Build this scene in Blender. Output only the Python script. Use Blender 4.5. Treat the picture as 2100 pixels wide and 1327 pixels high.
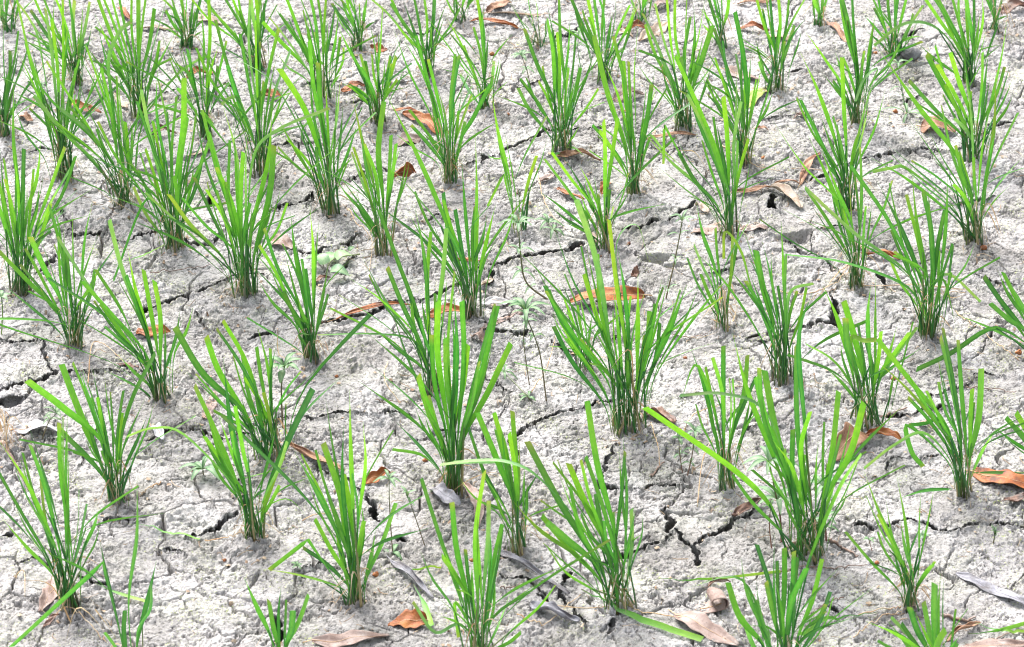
import bpy, math, random
import numpy as np
from mathutils import Vector

for o in list(bpy.data.objects):
    bpy.data.objects.remove(o)
S = bpy.context.scene
COL = S.collection
rnd = random.Random(7)

# ------------------------------------------------------------------ camera
IW, IH = 2100.0, 1327.0
DIST, PITCH, LENS = 5.0, math.radians(32.0), 100.0
CAM = Vector((0.0, -DIST * math.cos(PITCH), DIST * math.sin(PITCH)))
cd = bpy.data.cameras.new('camera'); cam = bpy.data.objects.new('camera', cd); COL.objects.link(cam)
cam.location = CAM
cam.rotation_euler = (math.pi / 2 - PITCH, 0, 0)
cd.lens = LENS; cd.sensor_width = 36.0; cd.clip_start = 0.05; cd.clip_end = 500
cd.dof.use_dof = True; cd.dof.focus_distance = 4.95; cd.dof.aperture_fstop = 13.0
S.camera = cam

# ------------------------------------------------------------------ light
SUN_EL, SUN_AZ = math.radians(52), math.radians(-30)   # azimuth from +Y (away from camera), negative = left
w = bpy.data.worlds.new('World'); S.world = w; w.use_nodes = True
nt = w.node_tree; bg = nt.nodes['Background']
sky = nt.nodes.new('ShaderNodeTexSky'); sky.sky_type = 'NISHITA'; sky.sun_disc = False
sky.sun_elevation = SUN_EL; sky.sun_rotation = SUN_AZ
sky.air_density = 1.0; sky.dust_density = 4.0; sky.ozone_density = 1.0
bw = nt.nodes.new('ShaderNodeHueSaturation'); bw.inputs['Saturation'].default_value = 0.35   # thin high cloud
nt.links.new(sky.outputs[0], bw.inputs['Color']); nt.links.new(bw.outputs[0], bg.inputs[0]); bg.inputs[1].default_value = 0.15
sl = bpy.data.lights.new('sun', 'SUN'); so = bpy.data.objects.new('sun', sl); COL.objects.link(so)
sl.energy = 2.4; sl.angle = math.radians(30); sl.color = (1.0, 0.975, 0.94)
sd = Vector((math.sin(SUN_AZ) * math.cos(SUN_EL), math.cos(SUN_AZ) * math.cos(SUN_EL), math.sin(SUN_EL)))
so.rotation_euler = (-sd).to_track_quat('-Z', 'Y').to_euler()
S.view_settings.view_transform = 'Standard'; S.view_settings.look = 'None'
S.view_settings.gamma = 1.0; S.view_settings.use_curve_mapping = False
S.view_settings.exposure = 1.53
S.cycles.filter_width = 1.1
S.render.engine = 'CYCLES'

# ------------------------------------------------------------------ picture point -> world
TAN = 36.0 / (2 * LENS)
FWD = Vector((0, math.cos(PITCH), -math.sin(PITCH))); UP = Vector((0, math.sin(PITCH), math.cos(PITCH)))
def ray(px, py):
    return (FWD + Vector((1, 0, 0)) * ((px / IW * 2 - 1) * TAN) + UP * ((0.5 - py / IH) * 2 * TAN * IH / IW)).normalized()
def on_z(px, py, z=0.0):
    r = ray(px, py); return CAM + r * ((z - CAM.z) / r.z)
def on_y(px, py, y):
    r = ray(px, py); return CAM + r * ((y - CAM.y) / r.y)

# ------------------------------------------------------------------ numpy noise
PR = np.random.RandomState(11)
PERM = PR.permutation(512).astype(np.int64); GA = PR.rand(512) * 2 * np.pi
GX, GY = np.cos(GA), np.sin(GA)
def hsh(i, j): return PERM[(PERM[i & 511] + j) & 511]
def pn(x, y):
    xi = np.floor(x).astype(np.int64); yi = np.floor(y).astype(np.int64); xf = x - xi; yf = y - yi
    u = xf * xf * xf * (xf * (xf * 6 - 15) + 10); v = yf * yf * yf * (yf * (yf * 6 - 15) + 10)
    def g(i, j, a, b):
        h = hsh(i, j); return GX[h] * a + GY[h] * b
    n0 = g(xi, yi, xf, yf) * (1 - u) + g(xi + 1, yi, xf - 1, yf) * u
    n1 = g(xi, yi + 1, xf, yf - 1) * (1 - u) + g(xi + 1, yi + 1, xf - 1, yf - 1) * u
    return (n0 * (1 - v) + n1 * v) * 1.4
def fbm(x, y, o=4, g=0.5):
    s = 0; a = 1
    for k in range(o):
        s = s + a * pn(x + 17.3 * k, y - 9.1 * k); x = x * 2.03; y = y * 2.03; a *= g
    return s
def vor(x, y):
    xi = np.floor(x).astype(np.int64); yi = np.floor(y).astype(np.int64)
    f1 = np.full(x.shape, 9.0); f2 = np.full(x.shape, 9.0); idv = np.zeros(x.shape)
    for dx in (-1, 0, 1):
        for dy in (-1, 0, 1):
            h = hsh(xi + dx, yi + dy); cx = xi + dx + (h / 512.0); cy = yi + dy + (PERM[h] / 512.0)
            d = np.hypot(x - cx, y - cy); m = d < f1
            f2 = np.where(m, f1, np.minimum(f2, d)); idv = np.where(m, h / 512.0, idv); f1 = np.where(m, d, f1)
    return f1, f2, idv

# ------------------------------------------------------------------ ground sheet
X0, X1, Y0, Y1 = -1.24, 1.24, -1.06, 1.52
SX, SY = 0.0015, 0.0019
def axis(a, b, s):
    core = np.arange(a, b + s / 2, s); out = []; d = s; p = 0.0
    while p < 60: d *= 1.22; p += d; out.append(p)
    out = np.array(out); return np.concatenate([a - out[::-1], core, core[-1] + out])
ax, ay = axis(X0, X1, SX), axis(Y0, Y1, SY)
GXX, GYY = np.meshgrid(ax, ay)
def base_height(x, y):
    wx = x + 0.03 * fbm(x * 7, y * 7, 4); wy = y + 0.03 * fbm(x * 7 + 50, y * 7, 4)
    h = 0.007 * fbm(x * 2.6, y * 2.6, 3)
    rough = np.clip(0.55 + 1.8 * fbm(x * 7 + 7, y * 7 + 3, 4, 0.6), 0.10, 1.6)
    jx = x + 0.004 * fbm(x * 110, y * 110, 3); jy = y + 0.004 * fbm(x * 110 + 9, y * 110, 3)
    f1, f2, idv = vor(wx * 30 + jx * 8, wy * 30 + jy * 8)     # clods of a few centimetres
    edge = np.clip((f2 - f1) * 6, 0, 1)
    h += (0.25 + 0.75 * rough) * (0.0015 * edge + 0.0040 * (idv - 0.5) * edge)
    f1, f2, idv = vor(jx * 80 + 3, jy * 80 + 9)               # crumbs of about a centimetre
    edge = np.clip((f2 - f1) * 4, 0, 1); big = idv > 0.55
    h += rough * (0.0050 * np.where(big, (idv - 0.5) * edge, -0.05))
    f1, f2, idv = vor(jx * 190 + 31, jy * 190 + 9)            # grains
    h += rough * 0.0016 * (idv - 0.5)
    h += 0.0018 * fbm(x * 80 + 5, y * 80, 3, 0.6) * (0.35 + rough)
    h += 0.0048 * fbm(x * 15, y * 15 + 4, 4, 0.5)
    u = x * 0.95 + y * 0.31; v = y * 0.95 - x * 0.31; q1 = fbm(x * 70, y * 70, 3); q2 = fbm(x * 70 + 8, y * 70, 3)
    u = u + 0.006 * q1; v = v + 0.006 * q2
    for sc, dp, cv in ((22, 0.010, 0.05), (48, 0.0080, 0.25), (90, 0.0050, 0.2)):   # short creases running slantwise
        r1 = fbm(u * sc * 0.5 + sc, v * sc * 1.2, 3, 0.6); g1 = np.clip(fbm(x * sc * .3, y * sc * .3 + sc, 3) * 2.4 + cv, 0, 1)
        h -= dp * g1 * np.clip(1 - np.abs(r1) / 0.06, 0, 1) ** 0.6
    for sc, cwid, dp, cv in ((5.2, 0.020, 0.026, 0.55), (11.5, 0.026, 0.012, 0.25)):  # networks of drying cracks
        f1, f2, idv = vor(wx * sc + 2, wy * sc + 5)
        m = np.clip(fbm(x * sc * .7 + 90, y * sc * .7 + 20, 3) * 2.5 + cv, 0, 1)
        cw = cwid * (0.35 + 1.1 * np.abs(fbm(x * sc * 3, y * sc * 3 + 60, 3)))
        h += 0.006 * 5 / sc * (idv - 0.5) * np.clip((f2 - f1) * 9, 0, 1)
        h -= m * dp * np.clip((cw - (f2 - f1)) / (0.4 * cw), 0, 1)
    return h
H = base_height(GXX, GYY)

# cracks seen in the photograph: picture points, width in mm
CR = """52,822 69,794 114,777 100,749|10;0,836 22,832 50,826|26;305,635 367,607 416,593 464,572|9;290,640 305,635|12;381,496 430,499|10;250,499 305,482 336,475|8
139,492 180,486 222,479|7;73,562 95,545 114,530|11;694,367 740,360 791,347|7;542,437 604,419 639,392|7;944,347 1006,322 1050,302 1080,295 1163,277 1222,267|7
990,330 1010,324|16;1000,551 1035,541 1104,527 1166,520 1197,510|11;1170,515 1195,505|17;1270,475 1320,466 1367,458 1412,430 1426,412|9;652,669 694,665 780,640 850,615|10;510,700 545,690 570,686|8
594,517 632,524 652,524 680,510|9;604,853 666,855 756,853|5;1069,877 1121,856 1197,839|6;1097,867 1066,888 1062,950|8;1263,915 1243,954 1229,1005 1263,1006 1288,1006|9
1364,1044 1372,1068 1374,1089 1367,1103|13;1385,1099 1423,1130 1430,1151|8;1423,1127 1455,1108 1485,1089 1510,1071|9;1222,1172 1263,1155 1302,1141|11;1156,1193 1173,1182|12;1158,1195 1160,1240|8
1886,1078 1942,1092|8;2028,1078 2060,1081 2100,1082|7;1751,1082 1793,1085|6;1703,617 1713,645 1713,669 1689,669|14;1655,672 1689,669|8;1803,862 1830,858 1862,853|10;1758,336 1807,326 1855,319|7
2025,263 2055,258 2080,253|9;1616,149 1654,142|10;1848,76 1893,66|9;416,1096 437,1089 465,1072 492,1051|9;0,1106 25,1103|9;298,909 330,900 374,888|8;753,1013 763,1047 777,1072|12
810,1100 833,1108|10;562,1266 568,1295 573,1330|13;1267,1273 1243,1311|9;1585,399 1592,433|18;1665,372 1690,362|11;1132,83 1166,76 1194,55|9;430,400 433,420|14;1000,590 1005,560|12;980,665 1060,690 1085,684|12
1430,1151 1432,1165|8;1800,565 1815,590|9;460,175 480,190|6;700,560 730,530|5;1350,1000 1400,995|5;0,700 40,705 90,700|5;560,300 600,290 640,296|5;1240,700 1300,690|4;840,460 900,440 930,450|5
1530,700 1560,690|7;1880,830 1960,800 2010,770|4;470,910 520,900|5;300,770 250,765 190,765|5;100,905 130,900|8;1120,1240 1100,1215|7;1700,1245 1720,1260|6;1450,560 1500,545|5;620,175 700,165|7
1950,420 2040,405|5;1830,210 1900,190|5;720,212 760,205|9;215,390 250,385|6;60,315 120,305|5;1050,175 1110,160|5;1990,760 2060,765|4;1880,950 1930,935|4;160,1180 230,1195|4;400,640 440,680|4;300,1130 380,1140|4;464,572 500,565 540,560|6;336,475 360,480 381,496|6;222,479 236,490 250,499|6;430,499 445,488 460,470|5;604,419 575,420 560,432|5
680,510 720,500 742,488|6;640,392 641,410 634,425|5;1222,267 1250,262 1290,270|5;850,615 900,606 960,560 1000,551|6;1121,856 1100,862 1097,867|6;1197,839 1240,828 1275,820|5;62,794 30,800 0,812|8
100,749 85,720 95,700|5;190,765 150,768 114,777|6;756,853 800,850 850,856|4;604,853 570,862 545,880|4;1288,1006 1330,1000 1350,995|5;1302,1141 1330,1128 1385,1099|4;1510,1071 1545,1050|6
1689,669 1650,675 1620,690 1530,700|6;1713,669 1740,700 1745,740|4;1862,853 1910,848 1950,838|5;1942,1092 1985,1085 2028,1078|5;1886,1078 1840,1072 1793,1085|5;492,1051 500,1020 490,990|4
374,888 420,884 470,910|4;416,1096 380,1105|5;1855,319 1900,314 1950,318 2025,263|5;1758,336 1740,340 1690,362|5;1800,1000 1820,960 1870,940|3;1500,900 1560,880 1600,885|3;980,760 1020,790 1050,800|3
200,880 170,920 160,960|3;640,960 700,980 753,1013|5;600,1180 660,1160 700,1170|3;1240,1240 1267,1273|6;1160,1240 1180,1265 1200,1300|5;1020,1180 1080,1185 1120,1215|5;1330,300 1370,310 1420,300|4
1600,500 1640,520 1690,530 1703,617|4;1560,250 1600,240 1654,242|4;820,70 870,75 900,60|5;660,100 700,95|5;300,180 340,190 370,185|5;100,430 130,450 139,492|4;1660,480 1720,470 1760,480|4
1980,560 2030,580 2090,575|4;1390,820 1430,812 1460,820|3;200,1080 240,1060 300,1065|3;30,1160 70,1150 100,1165|4;850,900 900,880 930,885|3;520,760 560,745 600,748|4;1130,700 1170,720 1190,760|4"""
def fract(p, q, n, amp):
    pts = [p, q]
    for _ in range(n):
        new = [pts[0]]
        for a, b in zip(pts, pts[1:]):
            d = (b - a); m = (a + b) / 2 + Vector((-d.y, d.x, 0)) * rnd.uniform(-amp, amp); new += [m, b]
        pts = new
    return pts
DC = np.full(H.shape, 1.0)
def carve(a, b, wa, wb):
    r = 0.05
    i0, i1 = np.searchsorted(ax, [min(a.x, b.x) - r, max(a.x, b.x) + r]); j0, j1 = np.searchsorted(ay, [min(a.y, b.y) - r, max(a.y, b.y) + r])
    x = GXX[j0:j1, i0:i1]; y = GYY[j0:j1, i0:i1]; dx, dy = b.x - a.x, b.y - a.y; L2 = dx * dx + dy * dy + 1e-12
    t = np.clip(((x - a.x) * dx + (y - a.y) * dy) / L2, 0, 1)
    d = np.hypot(x - a.x - t * dx, y - a.y - t * dy) / (wa + (wb - wa) * t)
    DC[j0:j1, i0:i1] = np.minimum(DC[j0:j1, i0:i1], d * 0.1)
for part in CR.replace('\n', ';').split(';'):
    pth, wd = part.split('|'); wd = float(wd) ** 0.85 * 0.00041
    P = [on_z(*map(float, q.split(','))) for q in pth.split()]
    full = [P[0]]
    for a, b in zip(P, P[1:]): full += fract(a, b, 4, 0.2)[1:]
    n = len(full); ws = []
    for i in range(n):
        e = min(1, 3.0 * (i + .6) / n, 3.0 * (n - i - .4) / n); ws.append(wd * (0.35 + 0.65 * e) * rnd.uniform(0.45, 1.6) * (0.5 if rnd.random() < .15 else 1))
    for i in range(n - 1): carve(full[i], full[i + 1], ws[i], ws[i + 1])
D = DC * 10 + 0.30 * fbm(GXX * 160, GYY * 160, 2)
tt = np.clip((1.30 - D) / 0.6, 0, 1); H -= 0.065 * tt * tt * (3 - 2 * tt)
H += 0.004 * np.exp(-((D - 2.3) / 1.1) ** 2) * (DC < 0.9)
# undercut added to darken the cracks: everything below the lip is pushed sideways
gy_, gx_ = np.gradient(DC, ay, ax); gl = np.hypot(gx_, gy_) + 1e-9
push = 0.050 * tt * np.clip(D / 0.35, 0, 1)
PX, PY, SHARP = gx_ / gl * push, gy_ / gl * push, tt > 0.01
def hz(x, y):
    i = int(np.clip(np.searchsorted(ax, x) - 1, 0, len(ax) - 2)); j = int(np.clip(np.searchsorted(ay, y) - 1, 0, len(ay) - 2))
    return float(H[j, i])
def ground_pt(px, py):
    p = on_z(px, py, 0.0)
    for _ in range(3): p = on_z(px, py, hz(p.x, p.y))
    return p
MOUNDS = []

# ------------------------------------------------------------------ materials
def mat(name):
    m = bpy.data.materials.new(name); m.use_nodes = True; n = m.node_tree
    return m, n, n.nodes['Principled BSDF'], n.nodes['Material Output']
def node(n, t, **k):
    x = n.nodes.new(t)
    for a, b in k.items(): setattr(x, a, b)
    return x
def ramp(n, fac, stops):
    r = node(n, 'ShaderNodeValToRGB'); e = r.color_ramp.elements
    e[0].position, e[0].color = stops[0][0], (*stops[0][1], 1); e[1].position, e[1].color = stops[-1][0], (*stops[-1][1], 1)
    for p, c in stops[1:-1]: q = e.new(p); q.color = (*c, 1)
    n.links.new(fac, r.inputs[0]); return r.outputs[0]
def noise(n, vec, scale, det=6, rough=0.6):
    t = node(n, 'ShaderNodeTexNoise'); t.inputs['Scale'].default_value = scale; t.inputs['Detail'].default_value = det
    t.inputs['Roughness'].default_value = rough; n.links.new(vec, t.inputs['Vector']); return t.outputs[0]
def mixc(n, fac, a, b, mode='MIX'):
    m = node(n, 'ShaderNodeMix', data_type='RGBA', blend_type=mode)
    for s, i in ((fac, 0), (a, 6), (b, 7)):
        if hasattr(s, 'is_linked'): n.links.new(s, m.inputs[i])
        else: m.inputs[i].default_value = s if i == 0 else (*s, 1)
    return m.outputs[2]
def bump(n, h, strength, dist, prev=None):
    b = node(n, 'ShaderNodeBump'); b.inputs['Strength'].default_value = strength; b.inputs['Distance'].default_value = dist
    n.links.new(h, b.inputs['Height'])
    if prev: n.links.new(prev, b.inputs['Normal'])
    return b.outputs[0]

def mud_material():
    m, n, bs, out = mat('dry_mud'); tc = node(n, 'ShaderNodeTexCoord').outputs['Object']
    a = noise(n, tc, 11, 6, 0.65); base = ramp(n, a, [(0.3, (0.27, 0.257, 0.25)), (0.5, (0.385, 0.368, 0.365)), (0.72, (0.49, 0.475, 0.478))])
    c = ramp(n, noise(n, tc, 190, 5, 0.75), [(0.36, (0.42, 0.41, 0.39)), (0.48, (0.95, 0.95, 0.94)), (0.6, (1, 1, 1)), (0.72, (1.2, 1.2, 1.2))])
    base = mixc(n, 1.0, base, c, 'MULTIPLY')
    # yellow green algae specks in loose patches
    sp = ramp(n, noise(n, tc, 240, 2, 0.5), [(0.62, (0, 0, 0)), (0.68, (1, 1, 1))])
    pt = ramp(n, noise(n, tc, 7, 3, 0.5), [(0.46, (0.05, 0.05, 0.05)), (0.66, (0.8, 0.8, 0.8))])
    f = mixc(n, 1.0, sp, pt, 'MULTIPLY')
    base = mixc(n, f, base, (0.50, 0.58, 0.20))
    big = ramp(n, noise(n, tc, 2.6, 3, 0.6), [(0.35, (0.84, 0.83, 0.82)), (0.65, (1.1, 1.1, 1.11))]); base = mixc(n, 1.0, base, big, 'MULTIPLY')
    tint = ramp(n, noise(n, tc, 14, 3, 0.5), [(0.45, (1.0, 1.0, 1.0)), (0.7, (0.94, 0.96, 0.90))])
    base = mixc(n, 1.0, base, tint, 'MULTIPLY')
    n.links.new(base, bs.inputs['Base Color']); bs.inputs['Roughness'].default_value = 0.93
    bs.inputs['Specular IOR Level'].default_value = 0.2
    b1 = bump(n, noise(n, tc, 140, 7, 0.68), 1.0, 0.0050)
    wn = node(n, 'ShaderNodeTexNoise'); wn.inputs['Scale'].default_value = 35; wn.inputs['Detail'].default_value = 5; n.links.new(tc, wn.inputs['Vector'])
    wa = node(n, 'ShaderNodeVectorMath', operation='MULTIPLY_ADD'); n.links.new(wn.outputs['Color'], wa.inputs[0]); wa.inputs[1].default_value = (.05, .05, .05); n.links.new(tc, wa.inputs[2])
    vt = node(n, 'ShaderNodeTexVoronoi', feature='DISTANCE_TO_EDGE'); vt.inputs['Scale'].default_value = 26; n.links.new(wa.outputs[0], vt.inputs['Vector'])
    hair = ramp(n, vt.outputs['Distance'], [(0.0, (0, 0, 0)), (0.045, (1, 1, 1))])
    b1 = bump(n, hair, 0.45, 0.003, b1)
    b2 = bump(n, noise(n, tc, 520, 4, 0.6), 0.6, 0.0012, b1)
    n.links.new(b2, bs.inputs['Normal']); return m
MUD = mud_material()

def leaf_material(name, transl=0.38, rough=0.42, veins=True, dry=False):
    m, n, bs, out = mat(name)
    at = node(n, 'ShaderNodeAttribute', attribute_name='Col').outputs['Color']
    uv = node(n, 'ShaderNodeUVMap').outputs[0]; mp = node(n, 'ShaderNodeMapping')
    mp.inputs['Scale'].default_value = (22, 1.3, 1); n.links.new(uv, mp.inputs[0])
    vn = noise(n, mp.outputs[0], 1.0, 2, 0.5)
    c = mixc(n, 1.0, at, ramp(n, vn, [(0.3, (0.80, 0.82, 0.80)), (0.7, (1.18, 1.14, 1.1))]), 'MULTIPLY')
    tc = node(n, 'ShaderNodeTexCoord').outputs['Object']
    c = mixc(n, 1.0, c, ramp(n, noise(n, tc, 60, 3, 0.6), [(0.3, (0.8, 0.86, 0.8)), (0.7, (1.15, 1.1, 1.05))]), 'MULTIPLY')
    n.links.new(c, bs.inputs['Base Color']); bs.inputs['Roughness'].default_value = rough
    bs.inputs['Specular IOR Level'].default_value = 0.45
    nb = bump(n, vn, 0.35, 0.0006); n.links.new(nb, bs.inputs['Normal'])
    tr = node(n, 'ShaderNodeBsdfTranslucent')
    tcx = mixc(n, 1.0, c, (1.15, 1.1, 0.5) if not dry else (1.1, 1, 0.9), 'MULTIPLY'); n.links.new(tcx, tr.inputs[0])
    mx = node(n, 'ShaderNodeMixShader'); mx.inputs[0].default_value = transl
    n.links.new(bs.outputs[0], mx.inputs[1]); n.links.new(tr.outputs[0], mx.inputs[2]); n.links.new(mx.outputs[0], out.inputs[0])
    return m
BLADE = leaf_material('rice_blade'); STEMM = leaf_material('rice_stem', 0.06, 0.5); DRYB = leaf_material('dry_blade', 0.25, 0.7, dry=True)
WEEDM = leaf_material('weed_leaf', 0.25, 0.5)

def litter_material(name, c1, c2, c3, rough=0.55):
    m, n, bs, out = mat(name); tc = node(n, 'ShaderNodeTexCoord').outputs['Object']
    info = node(n, 'ShaderNodeObjectInfo').outputs['Random']
    ad = node(n, 'ShaderNodeVectorMath', operation='ADD'); n.links.new(tc, ad.inputs[0]); n.links.new(info, ad.inputs[1]); v = ad.outputs[0]
    c = ramp(n, noise(n, v, 45, 5, 0.6), [(0.35, c2), (0.5, c1), (0.68, c3)])
    dots = ramp(n, noise(n, v, 330, 2, 0.5), [(0.66, (1, 1, 1)), (0.72, (0.35, 0.28, 0.25))])
    c = mixc(n, 1.0, c, dots, 'MULTIPLY')
    n.links.new(c, bs.inputs['Base Color']); bs.inputs['Roughness'].default_value = rough
    wv = node(n, 'ShaderNodeTexWave'); wv.inputs['Scale'].default_value = 9; wv.inputs['Distortion'].default_value = 3
    n.links.new(node(n, 'ShaderNodeUVMap').outputs[0], wv.inputs['Vector'])
    b = bump(n, wv.outputs['Fac'], 0.25, 0.001); b = bump(n, noise(n, v, 180, 4, 0.6), 0.7, 0.0015, b); n.links.new(b, bs.inputs['Normal'])
    return m
LM = {'rust': litter_material('rust_leaf', (0.25, 0.065, 0.010), (0.09, 0.024, 0.008), (0.33, 0.13, 0.03)),
      'tan': litter_material('tan_leaf', (0.25, 0.125, 0.068), (0.14, 0.055, 0.028), (0.34, 0.20, 0.12)),
      'pink': litter_material('pinkish_leaf', (0.25, 0.175, 0.15), (0.15, 0.09, 0.07), (0.34, 0.28, 0.255)),
      'pale': litter_material('pale_leaf', (0.31, 0.24, 0.18), (0.20, 0.12, 0.07), (0.40, 0.34, 0.29)),
      'grey': litter_material('grey_leaf', (0.20, 0.195, 0.22), (0.09, 0.08, 0.085), (0.33, 0.32, 0.36)),
      'dark': litter_material('dark_brown_leaf', (0.12, 0.055, 0.035), (0.05, 0.03, 0.025), (0.24, 0.12, 0.07), 0.4),
      'white': litter_material('whitish_leaf', (0.46, 0.45, 0.47), (0.32, 0.30, 0.30), (0.56, 0.56, 0.59)),
      'olive': litter_material('olive_leaf', (0.22, 0.30, 0.05), (0.30, 0.20, 0.04), (0.30, 0.42, 0.10)),
      'rib': litter_material('leaf_rib', (0.50, 0.32, 0.18), (0.36, 0.2, 0.1), (0.6, 0.42, 0.28)),
      'twig': litter_material('twig_bark', (0.20, 0.13, 0.10), (0.10, 0.07, 0.06), (0.32, 0.25, 0.22), 0.8),
      'seed': litter_material('orange_seed', (0.28, 0.09, 0.02), (0.12, 0.04, 0.015), (0.36, 0.16, 0.05)),
      'straw': litter_material('straw', (0.46, 0.32, 0.18), (0.36, 0.18, 0.07), (0.56, 0.46, 0.33)),
      'debris': litter_material('debris', (0.30, 0.22, 0.15), (0.15, 0.08, 0.045), (0.48, 0.40, 0.30), 0.8),
      'stone': litter_material('dark_stone', (0.12, 0.12, 0.125), (0.06, 0.06, 0.06), (0.22, 0.22, 0.23), 0.8)}

# ------------------------------------------------------------------ mesh helpers
def mesh_obj(name, V, F, m, parent=None, cols=None, uvs=None, smooth=True):
    me = bpy.data.meshes.new(name); me.from_pydata([tuple(v) for v in V], [], F)
    if smooth: me.polygons.foreach_set('use_smooth', [True] * len(F))
    if cols is not None:
        a = me.color_attributes.new('Col', 'FLOAT_COLOR', 'POINT'); a.data.foreach_set('color', np.array([(*c, 1.0) for c in cols], dtype=np.float32).ravel())
    if uvs is not None:
        u = me.uv_layers.new(name='UVMap'); li = [uvs[l.vertex_index] for l in me.loops]
        u.data.foreach_set('uv', np.array(li, dtype=np.float32).ravel())
    me.materials.append(m); o = bpy.data.objects.new(name, me); COL.objects.link(o)
    if parent: o.parent = parent
    return o
def tag(o, label, cat, group=None, kind=None):
    if label: o['label'] = label
    if cat: o['category'] = cat
    if group: o['group'] = group
    if kind: o['kind'] = kind
    return o
def empty(name, loc):
    o = bpy.data.objects.new(name, None); o.empty_display_size = 0.02; COL.objects.link(o); o.location = loc; return o
def spline(pts, n):
    """Catmull-Rom through pts, n samples"""
    P = [pts[0] * 2 - pts[1]] + pts + [pts[-1] * 2 - pts[-2]]; out = []
    k = len(pts) - 1
    for i in range(n):
        t = i / (n - 1) * k; s = min(int(t), k - 1); t -= s; a, b, c, d = P[s:s + 4]
        out.append(0.5 * ((2 * b) + (c - a) * t + (2 * a - 5 * b + 4 * c - d) * t * t + (3 * b - a - 3 * c + d) * t ** 3))
    return out
def tube_geo(C, radii, ns=6):
    V, F = [], []; n = len(C)
    for i, c in enumerate(C):
        t = (C[min(i + 1, n - 1)] - C[max(i - 1, 0)]).normalized(); a = t.cross(Vector((0.3, 1, 0.2))).normalized(); b = t.cross(a)
        for k in range(ns):
            an = 2 * math.pi * k / ns; V.append(c + (a * math.cos(an) + b * math.sin(an)) * radii[i])
    for i in range(n - 1):
        for k in range(ns): F.append((i * ns + k, i * ns + (k + 1) % ns, (i + 1) * ns + (k + 1) % ns, (i + 1) * ns + k))
    F.append(tuple(range(ns - 1, -1, -1))); F.append(tuple((n - 1) * ns + k for k in range(ns)))
    return V, F
def lerp(a, b, t): return tuple(x + (y - x) * t for x, y in zip(a, b))
def ss(a, b, x):
    t = max(0, min(1, (x - a) / (b - a))); return t * t * (3 - 2 * t)

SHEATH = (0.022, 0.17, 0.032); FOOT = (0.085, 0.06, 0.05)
def blade_mesh(name, root, C, wid, flags, parent, col, mm):
    """C: centre line in root coordinates; a grass blade with a V-shaped section"""
    n = len(C); V, cols, uvs, F = [], [], [], []
    roll = rnd.uniform(-0.75, 0.75); twist = rnd.uniform(-0.9, 0.9)
    dry = 'b' in flags
    if dry: twist *= 4
    cut = not ('p' in flags) and not dry
    view = Vector((0, -math.cos(PITCH), math.sin(PITCH)))
    L = sum((C[i + 1] - C[i]).length for i in range(n - 1)); acc = 0
    slant = rnd.uniform(-0.7, 0.7); young = rnd.random()
    tipc = lerp(col, (0.30, 0.27, 0.07), rnd.choice((0.0, 0.0, 0.3, 0.7))) if cut else lerp(col, (0.16, 0.24, 0.03), rnd.uniform(0, 0.4))
    for i, c in enumerate(C):
        t = i / (n - 1); tg = (C[min(i + 1, n - 1)] - C[max(i - 1, 0)]).normalized()
        side = tg.cross(view); side = side.normalized() if side.length > 1e-4 else Vector((1, 0, 0)); nrm = side.cross(tg)
        a = roll + twist * t; sd_ = side * math.cos(a) + nrm * math.sin(a); nm = sd_.cross(tg)
        wt = 0.20 + 0.80 * ss(0.22, 0.62, t)
        if cut: wt *= 1 - 0.12 * t
        else: wt *= max(0.04, 1 - ss(0.55, 1.02, t)) if t > 0.5 else 1
        hw = wid * 0.5 * wt; fold = hw * (0.75 - 0.45 * t) * (1 if not dry else 1.2)
        sl = tg * (hw * slant) if (cut and i == n - 1) else Vector((0, 0, 0))
        V += [c - sd_ * hw + nm * fold * 0.55 - sl, c, c + sd_ * hw + nm * fold * 0.55 + sl]
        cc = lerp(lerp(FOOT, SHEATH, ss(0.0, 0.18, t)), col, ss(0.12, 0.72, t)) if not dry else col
        if dry: cc = lerp(cc, (0.5, 0.38, 0.26), 0.5 * math.sin(t * 5) ** 2)
        if not dry: cc = lerp(cc, (cc[0] * 1.7 + .02, cc[1] * 1.15, cc[2]), ss(0.55, 1.0, t) * young)
        e = lerp(cc, tipc, ss(0.95, 1.0, t)) if 'y' not in flags else lerp(cc, (0.32, 0.36, 0.04), 0.4 * ss(0.3, 0.95, t))
        mid = lerp(e, (0.16, 0.36, 0.07), 0.35) if not dry else e
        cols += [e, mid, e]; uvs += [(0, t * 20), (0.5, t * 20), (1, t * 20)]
    for i in range(n - 1):
        a = i * 3; F += [(a, a + 1, a + 4, a + 3), (a + 1, a + 2, a + 5, a + 4)]
    return mesh_obj(name, V, F, mm, parent, cols, uvs)

TZ = 1587 / 550.0
TO = {r + str(i + 1): (x, y) for r, y in (('A', 0), ('B', 430), ('C', 867)) for i, x in enumerate((0, 500, 1000, 1550))}
def tp(tile, x, y):
    ox, oy = TO[tile]; return ox + x / TZ, oy + y / TZ
def parse(tok):
    fl = ''
    while tok[0].isalpha(): fl += tok[0]; tok = tok[1:]
    return fl, [tuple(map(float, q.split(','))) for q in tok.split('>')]

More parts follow.
